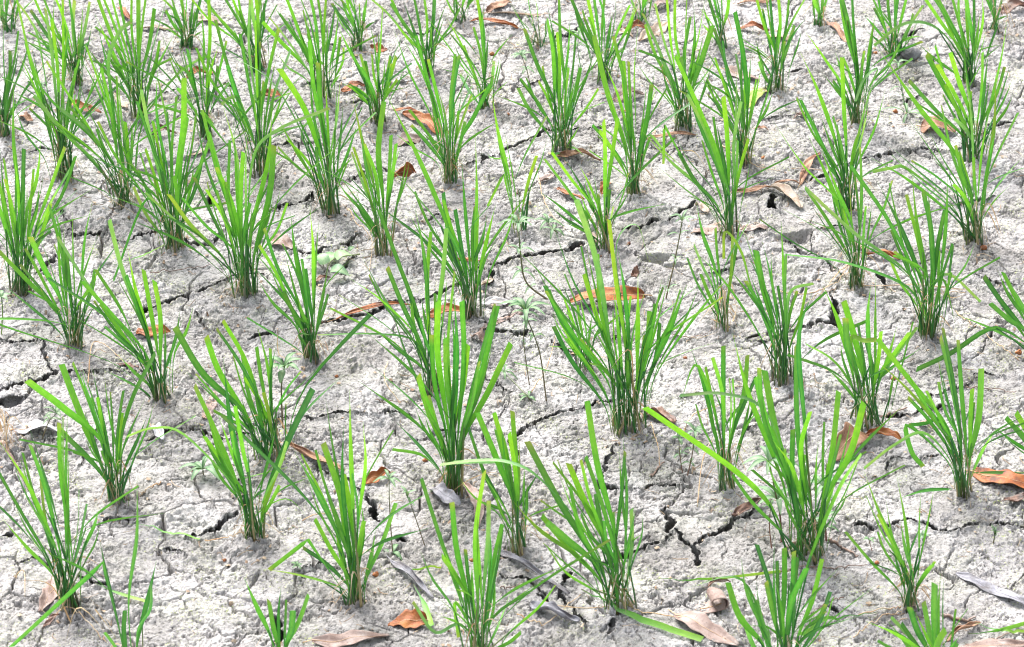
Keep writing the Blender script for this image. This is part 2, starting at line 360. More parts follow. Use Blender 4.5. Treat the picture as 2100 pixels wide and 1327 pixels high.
RG = 'young rice plants growing in rows on the cracked mud'
def rice(tile, bx, by, label, tips, stems=6, fill=6, dry=2, spread=0.016, hue=0.0, wscale=1.0):
    px, py = tp(tile, bx, by); B = ground_pt(px, py); zz = hz(B.x, B.y)
    root = tag(empty('rice_plant', B), label, 'rice plant', RG)
    MOUNDS.append((B.x, B.y))
    stems = int(stems * 1.7); fill = int(fill * 1.2) + (11 if tile == 'A1' else 4 if tile == 'A2' else 0)
    lines = []; toks = [parse(t) for t in tips.split()]
    hmax = 0
    for fl, pts in toks:
        W = []; dy = rnd.uniform(-0.085, 0.085) if 'k' not in fl else -0.02
        last = pts[-1]
        for k, (x, y) in enumerate(pts):
            qx, qy = tp(tile, x, y); f = (k + 1) / len(pts)
            p = on_y(qx, qy, B.y + dy * f)
            if p.z < zz + 0.012:                                  # a blade that droops to the mud ahead of the plant
                p = on_z(qx, qy, zz + 0.012 + rnd.uniform(0, 0.012))
            W.append(p - B)
        hmax = max(hmax, W[0].z)
        tipx = W[0].x
        off = Vector((max(-1, min(1, tipx / 0.13)) * spread * rnd.uniform(0.5, 1.1) + rnd.uniform(-.3, .3) * spread, rnd.uniform(-1, 1) * spread * 0.8, -0.006))
        if len(W) == 1:
            T = W[0]; lat = Vector((T.x, T.y, 0)); bend = rnd.uniform(0.20, 0.34)
            lk = rnd.uniform(0.07, 0.15); c1 = off + lat * lk; c1.z = off.z + (T.z - off.z) * rnd.uniform(0.30, 0.40)
            c2 = off + lat * (lk + 0.42); c2.z = off.z + (T.z - off.z) * 0.70
            if 'p' in fl: T = T + Vector((0, 0, -0.004))
            wob = lambda s_: Vector((rnd.uniform(-1, 1), rnd.uniform(-1, 1), rnd.uniform(-.3, .3))) * s_ * T.length
            P = [off, c1 + wob(.012), c2 + wob(.02), T]
        else:
            c1 = off + (W[0] - off) * 0.5; c1.x = off.x + (W[0].x - off.x) * 0.25; P = [off, c1] + W
        C = spline(P, 17 + 3 * (len(P) - 4) if len(P) > 4 else 15)
        if 'k' in fl:
            C = spline([off, off + (W[0] - off) * .5 , W[0]], 9) + spline([W[0], (W[0] + W[1]) * .5, W[1]], 8)[1:]
        g = rnd.random()
        col = lerp((0.010, 0.19, 0.034), (0.16, 0.47, 0.022), g)
        if rnd.random() < 0.22: col = lerp(col, (0.006, 0.105, 0.035), 0.7)
        col = lerp(col, (0.008, 0.12, 0.03), max(0, -hue))
        if 'w' in fl: col = lerp(col, (0.18, 0.34, 0.19), 0.6)  # pale leaf underside and sky reflection, both put into the blade colour
        if 'y' in fl: col = lerp(col, (0.20, 0.33, 0.03), 0.4)
        wd = rnd.uniform(0.0048, 0.0084) * wscale
        if 'p' in fl: wd *= 0.92
        if 'n' in fl: wd *= 0.5
        if 'W' in fl: wd *= 1.38
        if 'b' in fl:
            wd *= 0.35; col = lerp((0.48, 0.27, 0.12), (0.54, 0.43, 0.28), g)
            blade_mesh('withered_blade', root, C, wd, fl, root, col, DRYB)
        else:
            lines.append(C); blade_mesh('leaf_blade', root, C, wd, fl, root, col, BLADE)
    xs = [l[-1].x for l in lines] or [0]; xa, xb = min(xs), max(xs)
    for k in range(fill):                                         # short blades that branch from the stems
        if lines and k % 2:
            l = rnd.choice(lines); o2 = l[int(len(l) * rnd.uniform(0.22, 0.4))]; h = hmax * rnd.uniform(0.16, 0.42); a = rnd.choice((-1, 1)) * rnd.uniform(0.4, 1.3)
            T = o2 + Vector((a * h, rnd.uniform(-1, 1) * h, h)); C = spline([o2, o2.lerp(T, .4) + Vector((0, 0, h * .12)), T], 10)
            blade_mesh('leaf_blade', root, C, rnd.uniform(0.0025, 0.006) * wscale, rnd.choice(('', 'p', 'p')), root, lerp((0.008, 0.12, 0.03), (0.09, 0.31, 0.025), rnd.random()), BLADE)
            continue
        a = rnd.uniform(-1, 1); h = hmax * rnd.uniform(0.38, 0.72)
        T = Vector((a * h * 0.42 + 0.15 * (xa + xb), rnd.uniform(-1, 1) * h * 0.4, h)); off = Vector((a * spread, rnd.uniform(-1, 1) * spread, -0.006))
        C = spline([off, off + Vector((T.x * 0.14, T.y * 0.14, h * 0.42)), off.lerp(T, 0.72) + Vector((0, 0, h * 0.03)), T], 12)
        g = rnd.random(); col = lerp((0.008, 0.12, 0.03), (0.075, 0.28, 0.025), g)
        lines.append(C); blade_mesh('leaf_blade', root, C, rnd.uniform(0.0028, 0.0068) * wscale, rnd.choice(('', 'p', 'p')), root, col, BLADE)
    for k in range(stems):
        l = rnd.choice(lines) if lines else None
        if not l: break
        o = Vector((rnd.uniform(-1, 1) * spread, rnd.uniform(-1, 1) * spread * 0.8, -0.012))
        q = l[int(len(l) * rnd.uniform(0.32, 0.48))]
        C = spline([o, o.lerp(q, 0.45) + Vector((0, 0, 0.004)), q], 8)
        r0 = rnd.uniform(0.0012, 0.0026); V, F = tube_geo(C, [r0 * (1 - 0.45 * i / 7) for i in range(8)], 6)
        cols = []; e = rnd.uniform(0.15, 0.65); foot = lerp(FOOT, (0.25, 0.24, 0.19), rnd.random() ** 1.5)
        if rnd.random() < 0.16: foot, e = (0.34, 0.27, 0.15), 1.3
        for i in range(8): cols += [lerp(foot, (0.024, 0.15, 0.028), ss(0, e, i / 7))] * 6
        mesh_obj('stem', V, F, STEMM, root, cols, [(k2 % 6 / 5, k2 // 6) for k2 in range(len(V))])
    for k in range(dry * 2 + 2):                                          # withered straw round the foot
        an = rnd.uniform(0, 6.28); r = rnd.uniform(0.02, 0.06); h = rnd.uniform(0.0, 0.06)
        o = Vector((rnd.uniform(-1, 1) * spread, rnd.uniform(-1, 1) * spread, 0)); T = Vector((math.cos(an) * r, math.sin(an) * r * 0.8, 0))
        T.z = hz(B.x + T.x, B.y + T.y) - B.z + 0.003 + h * (rnd.random() < 0.4)
        C = spline([o, Vector((T.x * 0.3, T.y * 0.3, 0.03 + h)), T], 12)
        col = lerp((0.42, 0.24, 0.12), (0.52, 0.46, 0.38), rnd.random())
        blade_mesh('withered_blade', root, C, rnd.uniform(0.0012, 0.003), 'b', root, col, DRYB)
    return root
# ------------------------------------------------------------------ rice plants: tile, foot, label, blade ends (p pointed, w pale underside and painted sky sheen, y yellowed, n narrow, W wide, k kinked)
R = rice
# far rows
R('A1', 45, 190, 'rice clump cut by the top left corner of the photo', '5,-60 40,-90 80,-110 p110,-60 -20,0', 5, 5)
R('A1', 20, 800, 'tall narrow rice clump touching the left edge in the upper quarter', 'p0,200 25,120 p80,270 p90,450 -30,350 -40,500 w5,20 60,300 p100,560', 7, 6)
R('A1', 450, 490, 'thick rice clump second from the left in the topmost row', '190,-40 240,-60 180,60 p350,-20 w440,0 w530,10 490,60 400,-60 530,240 p200,130 300,-70', 8, 8)
R('A1', 1110, 280, 'dark-stemmed rice clump at the top edge beside a pale fallen leaf', '950,-20 1000,-60 1050,-120 1100,-100 1150,-80 1200,-60 980,60 p1010,190 1060,-90', 9, 6)
R('A2', 80, 420, 'broad dense rice clump standing behind the arching pale blade', '-312,-10 -242,-20 -142,-60 -92,-80 -42,-100 w28,-90 68,-60 98,-40 148,-60 -192,60 -212,230 w40,60 120,20 160,-80', 10, 8, spread=0.022)
R('A1', 830, 690, 'tall upright rice clump with wide pale blades in the upper left', 'p560,70 600,-40 650,-60 700,-40 W915,50 W820,-80 780,-40 W870,-60 w990,-10 570,-30 p590,230 p500,250 p1030,190 640,300 p700,430', 8, 6)
R('A2', 475, 600, 'leafy rice clump with bent cut blades right of the arching pale blade', '110,130 w150,100 p160,0 330,-30 390,-40 350,60 430,-60 p550,-40 490,-30 p570,430 210,80 380,200 420,190 p550,130 250,-20 590,280 pw190,290', 8, 7, spread=0.022)
R('A2', 685, 295, 'dark narrow rice clump with a rusty stem at the top edge', '520,20 560,-20 600,-60 640,-40 580,-80 p740,-60 n540,60', 6, 4)
R('A2', 1095, 450, 'spreading rice clump with long splayed blades near the top centre', '870,20 p880,110 p940,-20 1000,-50 850,-60 1060,-60 1130,-80 p960,180 p1210,-20 p1190,80 w740,-20 1280,50', 7, 5)
R('A2', 1280, 130, 'rice clump cut by the top edge left of a long rusty fallen leaf', '1180,-60 1250,-90 1310,-80 1400,-60', 7, 3)
R('A2', 1430, 640, 'slender rice plant with thin scattered blades between two rusty fallen leaves', 'p1030,20 p1190,80 p1380,-60 1370,-80 p1420,20 1360,160 p1450,170 1220,200 1280,440 n1230,330 1480,360 pn1587,450 1300,270 n1480,510', 6, 6, wscale=0.85)
R('A3', 300, 290, 'thin wispy rice seedling at the top edge beside the pale curled leaf', 'pn120,-20 pn190,20 n240,-40 pn270,-60 pn150,10', 3, 3, wscale=.7)
R('A3', 690, 480, 'rice clump with two separate leaning stem bundles near the top centre', '490,-20 560,60 590,-20 640,-60 700,-80 760,-30 p880,-20 p900,-20 620,-80 p820,250 840,30 p740,60 600,100 570,100', 8, 6, spread=0.024)
R('A3', 905, 140, 'stout rice clump cut by the top edge above a dark red fallen leaf', '830,-60 870,-80 930,-80 980,-60', 7, 3)
R('A3', 1375, 280, 'dark leaning rice clump at the top edge left of an orange-tipped fallen leaf', '1300,-40 1340,-60 1380,-70 1430,-40 p1240,20 p1260,120 1320,-80', 6, 4)
R('A4', 120, 540, 'loose upright rice clump with grey feet above the green dying leaf', '0,-20 60,-40 80,-60 130,-60 200,-60 p215,0 300,-20 150,90 p310,80 w230,150 p0,280 20,360 40,50', 7, 5, spread=0.022)
R('A4', 385, 165, 'small rice clump cut by the top edge behind a tan fallen leaf', '350,-60 400,-80 440,-60 340,-20', 7, 3, hue=-.2)
R('A4', 825, 350, 'stout dark green rice clump beside the dark grey stone', '720,-40 780,-80 850,-60 900,-50 p700,20 p640,80 960,100 930,80 p990,205 p650,170 w990,30 680,-40 820,-90', 10, 6, hue=-.3)
R('A4', 1410, 190, 'small rice clump cut by the top edge left of a dark brown fallen leaf', '1340,-60 1380,-90 1430,-80 1470,-50', 6, 3, hue=-.2)
R('A4', 1270, 500, 'tall thick rice clump whose pale arching blade reaches left over the mud', '980,-40 1010,-80 1070,-20 1150,-60 1200,-100 1250,-80 1290,-80 w1060,160>880,140>700,270 p1370,130 1100,130 p950,240 p1340,-40 p1330,50 1120,100 w1190,20 W1240,-40', 9, 8, spread=0.02)
# upper rows
R('A1', 370, 1060, 'tall dense rice clump with a dark brown foot in the upper left', '100,-10 w230,240>180,120>110,20 305,110 325,-60 400,180 370,-30 p90,270 p85,590 450,400 470,350 w270,50 p410,110 240,620 150,250 w430,500', 10, 8, hue=-.1, dry=4, spread=0.02)
R('A1', 745, 1215, 'wide fan-shaped rice clump sweeping left, beside an orange fallen leaf', 'wW200,565 240,620 275,360 p430,255 510,270 p520,265 w640,400>700,200>775,130 pw700,430 690,450 p90,270 740,720 780,760 n330,720 p560,70 600,400 w350,640 p210,930', 9, 8, dry=5, spread=0.02)
R('A1', 1040, 1490, 'full rice clump of broad upright cut blades, second row from the left', 'W940,480 p935,340 W1090,460 W1110,690 1045,570 w835,530 905,715 860,880 820,1000 y790,1105 py885,900 1030,1040 1240,830 1200,920 810,600 bw570,1110>720,960>860,1040 860,1180>670,1660 p1150,700 990,660', 9, 9, dry=4, spread=0.022)
R('A1', 1215, 810, 'small dark-footed rice clump in front of the orange fallen leaf pair', '1110,290 1050,520 p1180,0 1235,-20 p1300,240 w1250,340>1100,400>990,500 1290,390 1340,240 p1120,200 p1180,620', 6, 5)
R('A1', 1545, 1045, 'narrow rice clump with reddish brown foot left of the small curled leaf', '1345,385 1420,200 w1480,-20 w1420,600>1360,580>1310,620 p1540,290 p1640,300 1650,170 1400,600 1560,480 kp1190,660>1290,760 1510,120 w1720,300', 7, 5, dry=4)
R('A1', 1450, 1750, 'large vigorous rice clump with broad bright blades left of centre', '1150,1050 p1150,640 W1195,650 1360,830 wp1310,590 wp1460,760 1440,900 1220,1120 W1620,860 Wp1610,620 w1500,930>1640,770>1950,640 1480,1200 1530,1150 1080,1170 y1000,1150 w860,1140 1280,990 1700,1200 1240,780 p1380,700', 10, 9, dry=4, spread=0.022)
R('A2', 800, 720, 'rice clump with cut blade tips in front of an orange fallen leaf', 'W820,40 p740,110 870,330 900,330 690,320 760,320 720,360 795,310 p960,170 p590,470 p640,540 690,400 800,200 910,470 p580,480 p550,130 b640,470>660,300>600,240', 7, 8, dry=2)
R('A2', 510, 1260, 'tall leaning rice clump with two long pale arching blades, upper centre left', 'W210,405 W385,240 W440,370 p395,330 w300,700>150,470>-60,340 p190,670 p240,530 pw570,430 500,640 p480,430 p210,780 w200,870 p560,790 430,870 p650,870 p680,700 w340,800>420,690>500,640', 8, 8, dry=4, spread=0.02)
R('A2', 831, 1512, 'narrow upright rice clump with one broad square-cut blade, left of centre top', 'W830,600 W870,800 W710,850 w640,900 p930,840 py640,550 p690,700 y650,870 670,1140 p520,1000 900,850 n770,1000 p560,1080 590,1070', 7, 6, dry=4, wscale=1.05)
R('A2', 1220, 1070, 'open rice clump with dry straw loops beside rusty fallen leaves', 'Wp940,210 1020,210 W1250,320 pw1140,490 W1270,330 y1350,560 W1460,500 1090,350 p880,140 p1300,480 p1200,500 990,740 p1030,750 910,800 980,650 1310,720 b1200,640>1330,560 b1150,700>1170,820>1080,880', 7, 6, dry=6)
R('A3', 440, 890, 'bushy rice clump with many short side blades right of the small seedling', 'W215,170 W350,120 385,180 410,190 W420,-20 p345,-30 395,230 p490,80 190,470 180,520 550,400 655,525 500,410 p520,440 230,460 p545,730 p575,915 pw380,900>440,750 480,400 b450,590>405,520 300,480', 9, 9, dry=3, spread=0.02)
R('A3', 870, 1140, 'rice clump with a dark foot in front of the pinkish brown fallen leaf', 'W630,210 W745,215 W800,360 W970,500 p1010,480 pn895,80 620,740 660,770 w770,700 p690,360 n600,890 930,700 960,810 p850,470 p700,500 840,600 bw850,690>780,650>750,670 pw950,800>1050,900>1190,1020', 8, 8, dry=5)
R('A3', 1160, 760, 'dense rice clump with pale grey stems and one broken straw near the top', 'W930,145 w920,80 w990,20 1060,-20 1110,-60 1180,-80 p1220,20 p1280,180 W1330,150 1030,340 1200,100 p1290,-40 n1050,550 p1270,270 p870,340 b1030,390>1210,310', 9, 8, dry=2, spread=0.022)
R('A3', 1520, 970, 'upright rice clump with greyish foot left of the green dying leaf', 'W1465,70 p1510,105 p1625,370 1345,340 p1270,250 w1470,320 1390,240 1300,560 1530,430 1340,170 n1590,470 p1240,400 p1560,300 1300,480 p1230,330', 7, 7, spread=0.014)
R('A3', 1440, 1400, 'rice clump with one blade folded sharply downward on its left', 'k1045,740>1040,970 W1110,330 W1140,340 w1180,560 W1395,570 pw1470,320 1130,900 1545,820 1270,830 pw900,750 p1350,690 1480,830 1300,750 w1500,600 npw1000,970 b1250,930>1180,890>1080,900', 7, 7, dry=2, spread=0.015)
R('A4', 600, 730, 'tall rice clump with dark foot behind the yellow-tan standing leaf', 'W490,-80 W500,-40 560,-60 570,-80 p470,300 p290,170 515,340 p720,30 p700,200 w720,410>640,470>590,600 630,350 640,300 p450,370 455,480 p400,430 540,120', 8, 7, hue=-.1)
R('A4', 540, 1240, 'leggy rice clump with long leaning blades behind the tan leaf pile', 'Wp260,290 240,580 265,590 p330,790 p380,660 W510,340 455,690 w650,700 p770,510 620,770 pw720,400 480,740 p390,870 600,870', 7, 7, dry=4)
R('A4', 1300, 950, 'tall wide rice clump with small white leaflets beside the pinkish square leaf', 'W1010,320 905,475 W1340,310 1105,560 W1150,310 pw1240,400 pW1495,40 p1445,420 p1520,455 p1390,420 1070,380 1060,270 1270,540 w1175,700 1120,500 p1430,750 p1380,280', 9, 8, spread=0.022)
R('A4', 1300, 1430, 'tall rice clump with yellow straw at its foot in the right column', 'Wp700,240 W1095,620 W805,920 p770,830 p1425,750 p1365,1000 W1200,900 p990,690 pw1235,420 w900,1000>800,995>690,1015 p660,910 1170,1090 n920,950 1180,860 p1390,620 pn1510,1080 py1420,430 pn860,630 b1230,1500>1240,1250>1180,1180', 9, 8, dry=5)
# middle rows
R('A1', 130, 1719, 'large rice clump half cut by the left edge in the middle left', 'Wp80,430 W25,940 W140,880 p75,840 30,1060 300,1205 345,1115 p480,1060 p240,820 385,870 p0,860 -60,900 p-80,1000 200,1000 p150,1100', 10, 9, dry=5, spread=0.024)
R('B1', 440, 820, 'rice clump with a wide blade slanting down to the left edge', 'W-10,245 W180,160 240,175 W290,-20 p300,-90 345,170 p375,60 p425,-50 p545,-60 p580,130 p600,290 150,230 395,240 pn570,545 p0,420', 9, 8, dry=2)
R('B1', 960, 1130, 'rice clump in front of the glossy orange brown fallen leaf', 'W485,425 wW645,60 w340,160 W710,430 W745,390 W850,355 W915,420 555,540 620,690 p1090,600 p1095,680 pW750,200 p700,850 p830,760 p620,940 600,560 p-20,670>250,655>470,700', 9, 7, dry=4)
R('B2', 410, 890, 'upright rice clump with a tall straight bright blade and reddish straw foot', 'W120,110 pW275,0 pW390,-30 p445,40 90,210 345,290 365,350 235,480 p500,320 500,500 p240,230 p80,400 p155,440 n20,640 230,200 p330,740>400,740 b210,860>200,700>170,830', 8, 7, dry=5)
R('B2', 1359, 640, 'tall rice clump behind the central plant, above the small orange leaf', 'Wp820,-740 pw730,-400 pW1370,-480 W1200,100 1250,0 1180,-100 p1400,-80 1370,-20 p1060,-200 p1440,20 Wp1490,-40 p1290,-300 1180,-60 p1000,60 p960,-20 p1500,160', 8, 7, dry=2)
R('B3', 690, 230, 'low leaning rice clump over small orange and pinkish leaf scraps', '335,-300 380,-340 W685,-530 W770,-540 p290,-130 n520,-40 p440,-340 p540,-280 p840,-130 p630,-140 720,-120 p540,-130 600,-30 p370,-30 y730,60>745,-20', 7, 7, dry=3)
R('B3', 180, 140, 'sparse three-bladed rice seedling above the leafy weed', 'pW25,-700 k95,-210>0,-20 y290,-320 p90,-530 p35,-600 p180,-160', 2, 2, dry=1)
R('B4', 600, 470, 'tall rice clump wrapped at its foot in curled dry straw', 'p100,-540 W290,-130 pW310,-450 p390,-360 W615,-370 pn285,-110 455,-80 650,-20 580,-240 p460,-190 y550,-190 p500,-110 n20,55 b560,300>480,200>560,560 b620,280>520,370>430,560', 8, 6, dry=9, hue=-.1)
R('B4', 1030, 750, 'large dark green rice clump with one long blade arching left', 'w290,-130 W560,-260 Wp720,-180 W790,-160 W890,-90 pW920,-280 W990,-110 pW1020,-150 p1135,-240 1025,50 W880,450>520,315>175,268 790,280 W1120,0 1165,200 w1050,450>1150,385>1330,545 p1110,410>1185,700 800,120 p1110,50 py900,420 b1060,450>1150,520>1250,500', 10, 9, dry=4, hue=-.2, spread=0.02)
R('B4', 160, 1010, 'dark-stemmed rice clump with a dry arching yellow blade', 'pW150,55 p35,160 W0,240 p90,230 W175,270 130,450 w200,490>340,435 300,460 245,480 y-20,480>-87,250>-180,130>-190,290 p-387,210 p-97,40 p-47,340 -60,420 p-80,350 b60,600>120,700>170,860', 10, 7, dry=4, hue=-.2, spread=0.02)
R('B3', 1390, 700, 'thin rice clump among a tangle of dry straw and rootlets', '1180,285 pW1235,-60 p1300,230 y1450,160 w1220,210 p1330,480 b1440,600 b1300,640 b1480,560 b1230,760>1330,690 1260,380', 4, 3, dry=9)
R('B3', 590, 960, 'slender rice clump half hidden behind the big central right one', 'p340,450 p380,590 400,690 p440,560 p400,400 470,760 p600,640 p700,640 p620,600 p420,380 p540,480', 6, 7, wscale=.8, dry=3)
R('B3', 840, 1300, 'broad fan-shaped rice clump in front of the large rusty mottled leaf', 'wW525,-60 350,480 390,690 W545,765 p755,230 p770,220 pW890,370 W845,510 W570,380 pW1180,430 pW1030,400 1040,460 925,510 p1500,310 340,450 W650,260 p740,420 p230,220 W1020,670 y720,60 wn760,230>880,88>950,300 p370,10 740,600 p385,590 p600,640 b840,830>720,950 y930,740 W960,600 p1080,360', 12, 12, dry=6, spread=0.028)
R('B4', 660, 1280, 'rice clump with two separate stem bundles near the right side', 'pW400,440 W520,540 W530,640 510,700 605,680 pW680,440 p710,370 W910,725 p835,680 W540,1000>440,880>300,800 p410,920 p500,760 740,720 650,780 pn570,880 y560,770>640,775>720,770', 10, 7, dry=3, spread=0.032)
R('B4', 1240, 1681, 'rice clump with tall square-cut blades left of the large orange leaf', 'W720,765 yp680,850 W1110,700 W1090,755 W1195,770 W1335,940 900,1110 1010,1070 p800,830 1100,1250>1000,1265>905,1275 p1090,890 1280,1060 1290,1140 w1000,1320>820,1390>640,1530 p1430,1280 p840,1700 900,1275>920,1430>990,1520', 8, 7, dry=3)
R('B4', 1660, 860, 'rice clump cut by the right edge at mid height', 'W1350,395 W1465,370 W1385,555 1587,400 p1400,450 W1400,700>1150,850>950,945 p1490,400 1720,300 p1160,600 1640,500', 5, 4, dry=1, hue=-.3)
R('B4', 1700, 1541, 'sparse rice clump cut by the right edge above the orange leaf', '1500,1250 1480,1351 W1540,1200 p1390,1265 p1230,1548 W1480,1230', 4, 2, dry=1)
R('B3', 1410, 1651, 'thin-stemmed rice clump between the dark curled leaf and the big foreground clump', 'pW1205,810 W1330,875 W1395,805 W1540,860 1290,930 1430,1000 1590,990 p1240,920>1140,1140 p1280,1040 b1310,1180 p1640,1150 n1450,1000', 6, 6, dry=5)
R('B4', 310, 2061, 'tallest foreground rice clump on the right side among whitish weeds', 'W20,935 W50,950 W0,990 pW250,790>335,485 W320,1195 W490,1075 W640,1140 pW-137,720 w60,1200>-190,1090>-450,1100 W500,1330 W240,800 -140,1570 W170,1420 290,1450 W-100,1560>-657,1170 p520,1480 p100,1350 p370,1360 420,1500 W220,1300 n600,1500', 12, 10, dry=4, spread=0.03)
R('B2', 1130, 1075, 'tall rice clump with leaning blades just behind the central plant', 'W800,0 wp700,265 W850,340 pn620,390 W950,400 W990,500 W1110,130 pW1010,-40 p780,700 n1000,770>750,735>440,742 w1200,110 p1160,400 p1090,560 1040,640', 7, 6, dry=3, spread=0.015, wscale=1.12)
R('B2', 1240, 1660, 'central rice plant with broad bright overlapping blades, foot near two pinkish leaves', 'pW1240,440 W1250,370 W1150,540 W1490,560 1500,570 1440,715 W1030,980 W1090,1100 p1060,1165 W1580,790 p1480,760 p900,1245 pW1230,600 W1330,800 W1390,900 1110,740 pW1180,640 W1290,540 W1190,760 pW1240,860', 9, 8, dry=3, spread=0.015, wscale=1.12)
# near rows
R('C2', 1633, 770, 'leaning rice clump with reddish stems and a pale blade reaching left', '1330,30 1400,280 1490,40 1530,60 1570,60 1480,-60 1590,-70 w1560,260>1420,230>1240,235 1340,60 py1630,60 p1460,-150 W1380,-60 b1520,310>1350,330>1190,440', 6, 7, dry=2)
R('C3', 790, 1080, 'wide open rice clump with square-cut blades in the lower centre right', 'W235,110 W480,240 W490,380 W580,200 550,220 W590,-130 W815,170 p800,50 740,530 W320,550 W350,590 330,710 W360,740 p910,490 p880,480 p920,640 w850,510 w330,350>130,235>-80,225>-280,250 py150,450 690,580 p400,230 W640,420', 9, 6, dry=2, spread=0.026)
R('C2', 1400, 1380, 'rice clump cut by the bottom edge, centre, with many fine blades', 'W1050,330 W1230,470 W1170,790 W1420,290 p1380,480 w1450,460 1250,1060>1270,1270 p1160,700 p1310,800 1480,880 W1500,780 w1270,1190>1130,1240>1000,1060 1530,600 p1587,970 W1842,960 1640,1240 W1440,560 p1350,820', 8, 12, dry=2, wscale=.9, spread=0.026)
R('C2', 670, 1060, 'compact rice clump standing clear on open mud in the lower left centre', 'pW300,160 340,190 W470,120 p590,0 pW625,-210 p705,-20 W570,400 420,570 350,740 k380,690>150,870 W710,580 W900,475 p780,620 p690,430 W590,300 640,300 py90,850 p530,520 W500,420', 8, 7, dry=3)
R('C2', 230, 1500, 'rice plant cut by the bottom edge with four square-cut blades', 'W150,1050 p220,950 W290,1110 W385,1020 p0,900', 3, 1, dry=0)
R('C1', 1510, 690, 'rice clump with one broad upward slanting blade on its right, lower left', 'W1150,-220 W1250,-10 WpW1320,-400 1210,80 1370,50 p1460,40 W1852,-200 w1350,330>1080,60>900,30>750,80 y1677,190 1655,370 p1640,-20 w1700,110 pn1520,540>1700,450>1850,600 W1390,-100 p1290,-60', 9, 7, dry=6, spread=0.016)
R('B1', 1610, 1471, 'rice clump behind the broad slanting blade, beside a dark stemmed weed', 'W1035,695 1280,705 W1320,655 W1220,750 W1160,970 W1435,850 pW1510,640 p1100,945 1780,955 1450,990 1600,820 y1560,1080 p2190,620>1740,1080 p1640,760 W1500,1000', 10, 8, dry=3, spread=0.024)
R('B1', 700, 1721, 'rice clump with one broad stem blade leaning right, lower left', 'W160,1010 W365,915 430,905 pW470,930 p545,920 W625,1030 p450,830 730,1070 W920,850 655,1080 575,1110 720,1200 540,1110 p870,1210 340,1270 p860,1100 W350,1310', 9, 8, dry=4, spread=0.02)
R('C1', 420, 1080, 'dark green rice clump with a straight dark foot in the lower left corner', 'p-10,90 W180,130 -10,290 W350,0 W375,-40 W470,395 515,480 p585,495 p0,540 pW330,70 p115,200 y240,330 170,460 py250,700 W400,60 n510,620 p400,-100 b420,1180>300,960>100,930', 12, 9, dry=5, hue=-.2, spread=0.02)
R('C1', 780, 1500, 'foreground rice plant with one blade bent over to the bottom left corner', 'Wp810,310 kW610,820>60,1327 pW925,800 W890,950 740,1110 620,1240 b470,1090>380,1320 b560,1100>680,1260', 3, 2, dry=1, wscale=1.15, hue=-.1)
R('C4', 920, 1090, 'small slim rice clump standing alone on the right, lower quarter', 'W650,430 pW640,270 pW835,300 W720,540 p770,440 530,645 1060,820 1045,840 p800,660 pn980,370 pn1060,350 W800,680 p860,560', 6, 5, dry=7, wscale=.9)
R('C4', 150, 1480, 'bright bushy rice clump cut by the bottom edge, right of centre', 'W480,420>625,185 W5,720 p110,630 W170,740 W225,760 W390,805 455,1035 440,1000 p0,900 60,940 W220,950 p-87,780 W-167,945 -77,1150 p-100,920>-430,985 p350,1230>640,1135 0,1050 p100,860 W300,860', 9, 12, dry=2, spread=0.028)
R('C4', 1070, 1560, 'low spreading rice clump cut by the bottom edge near the right corner', 'W1060,950 p1095,880 W990,1060 W910,1090 W1125,1225 p1205,1250 w800,1150 p650,1160 860,1190 720,1290 1190,1300 p780,1160 p940,1100', 5, 6, dry=3)
R('C1', 40, 150, 'clump of bleached dead rice straw at the left edge', 'b30,-60 b-20,-70 b40,-100 b100,-60 b0,-20 b70,-30 b10,-90', 0, 0, dry=8)
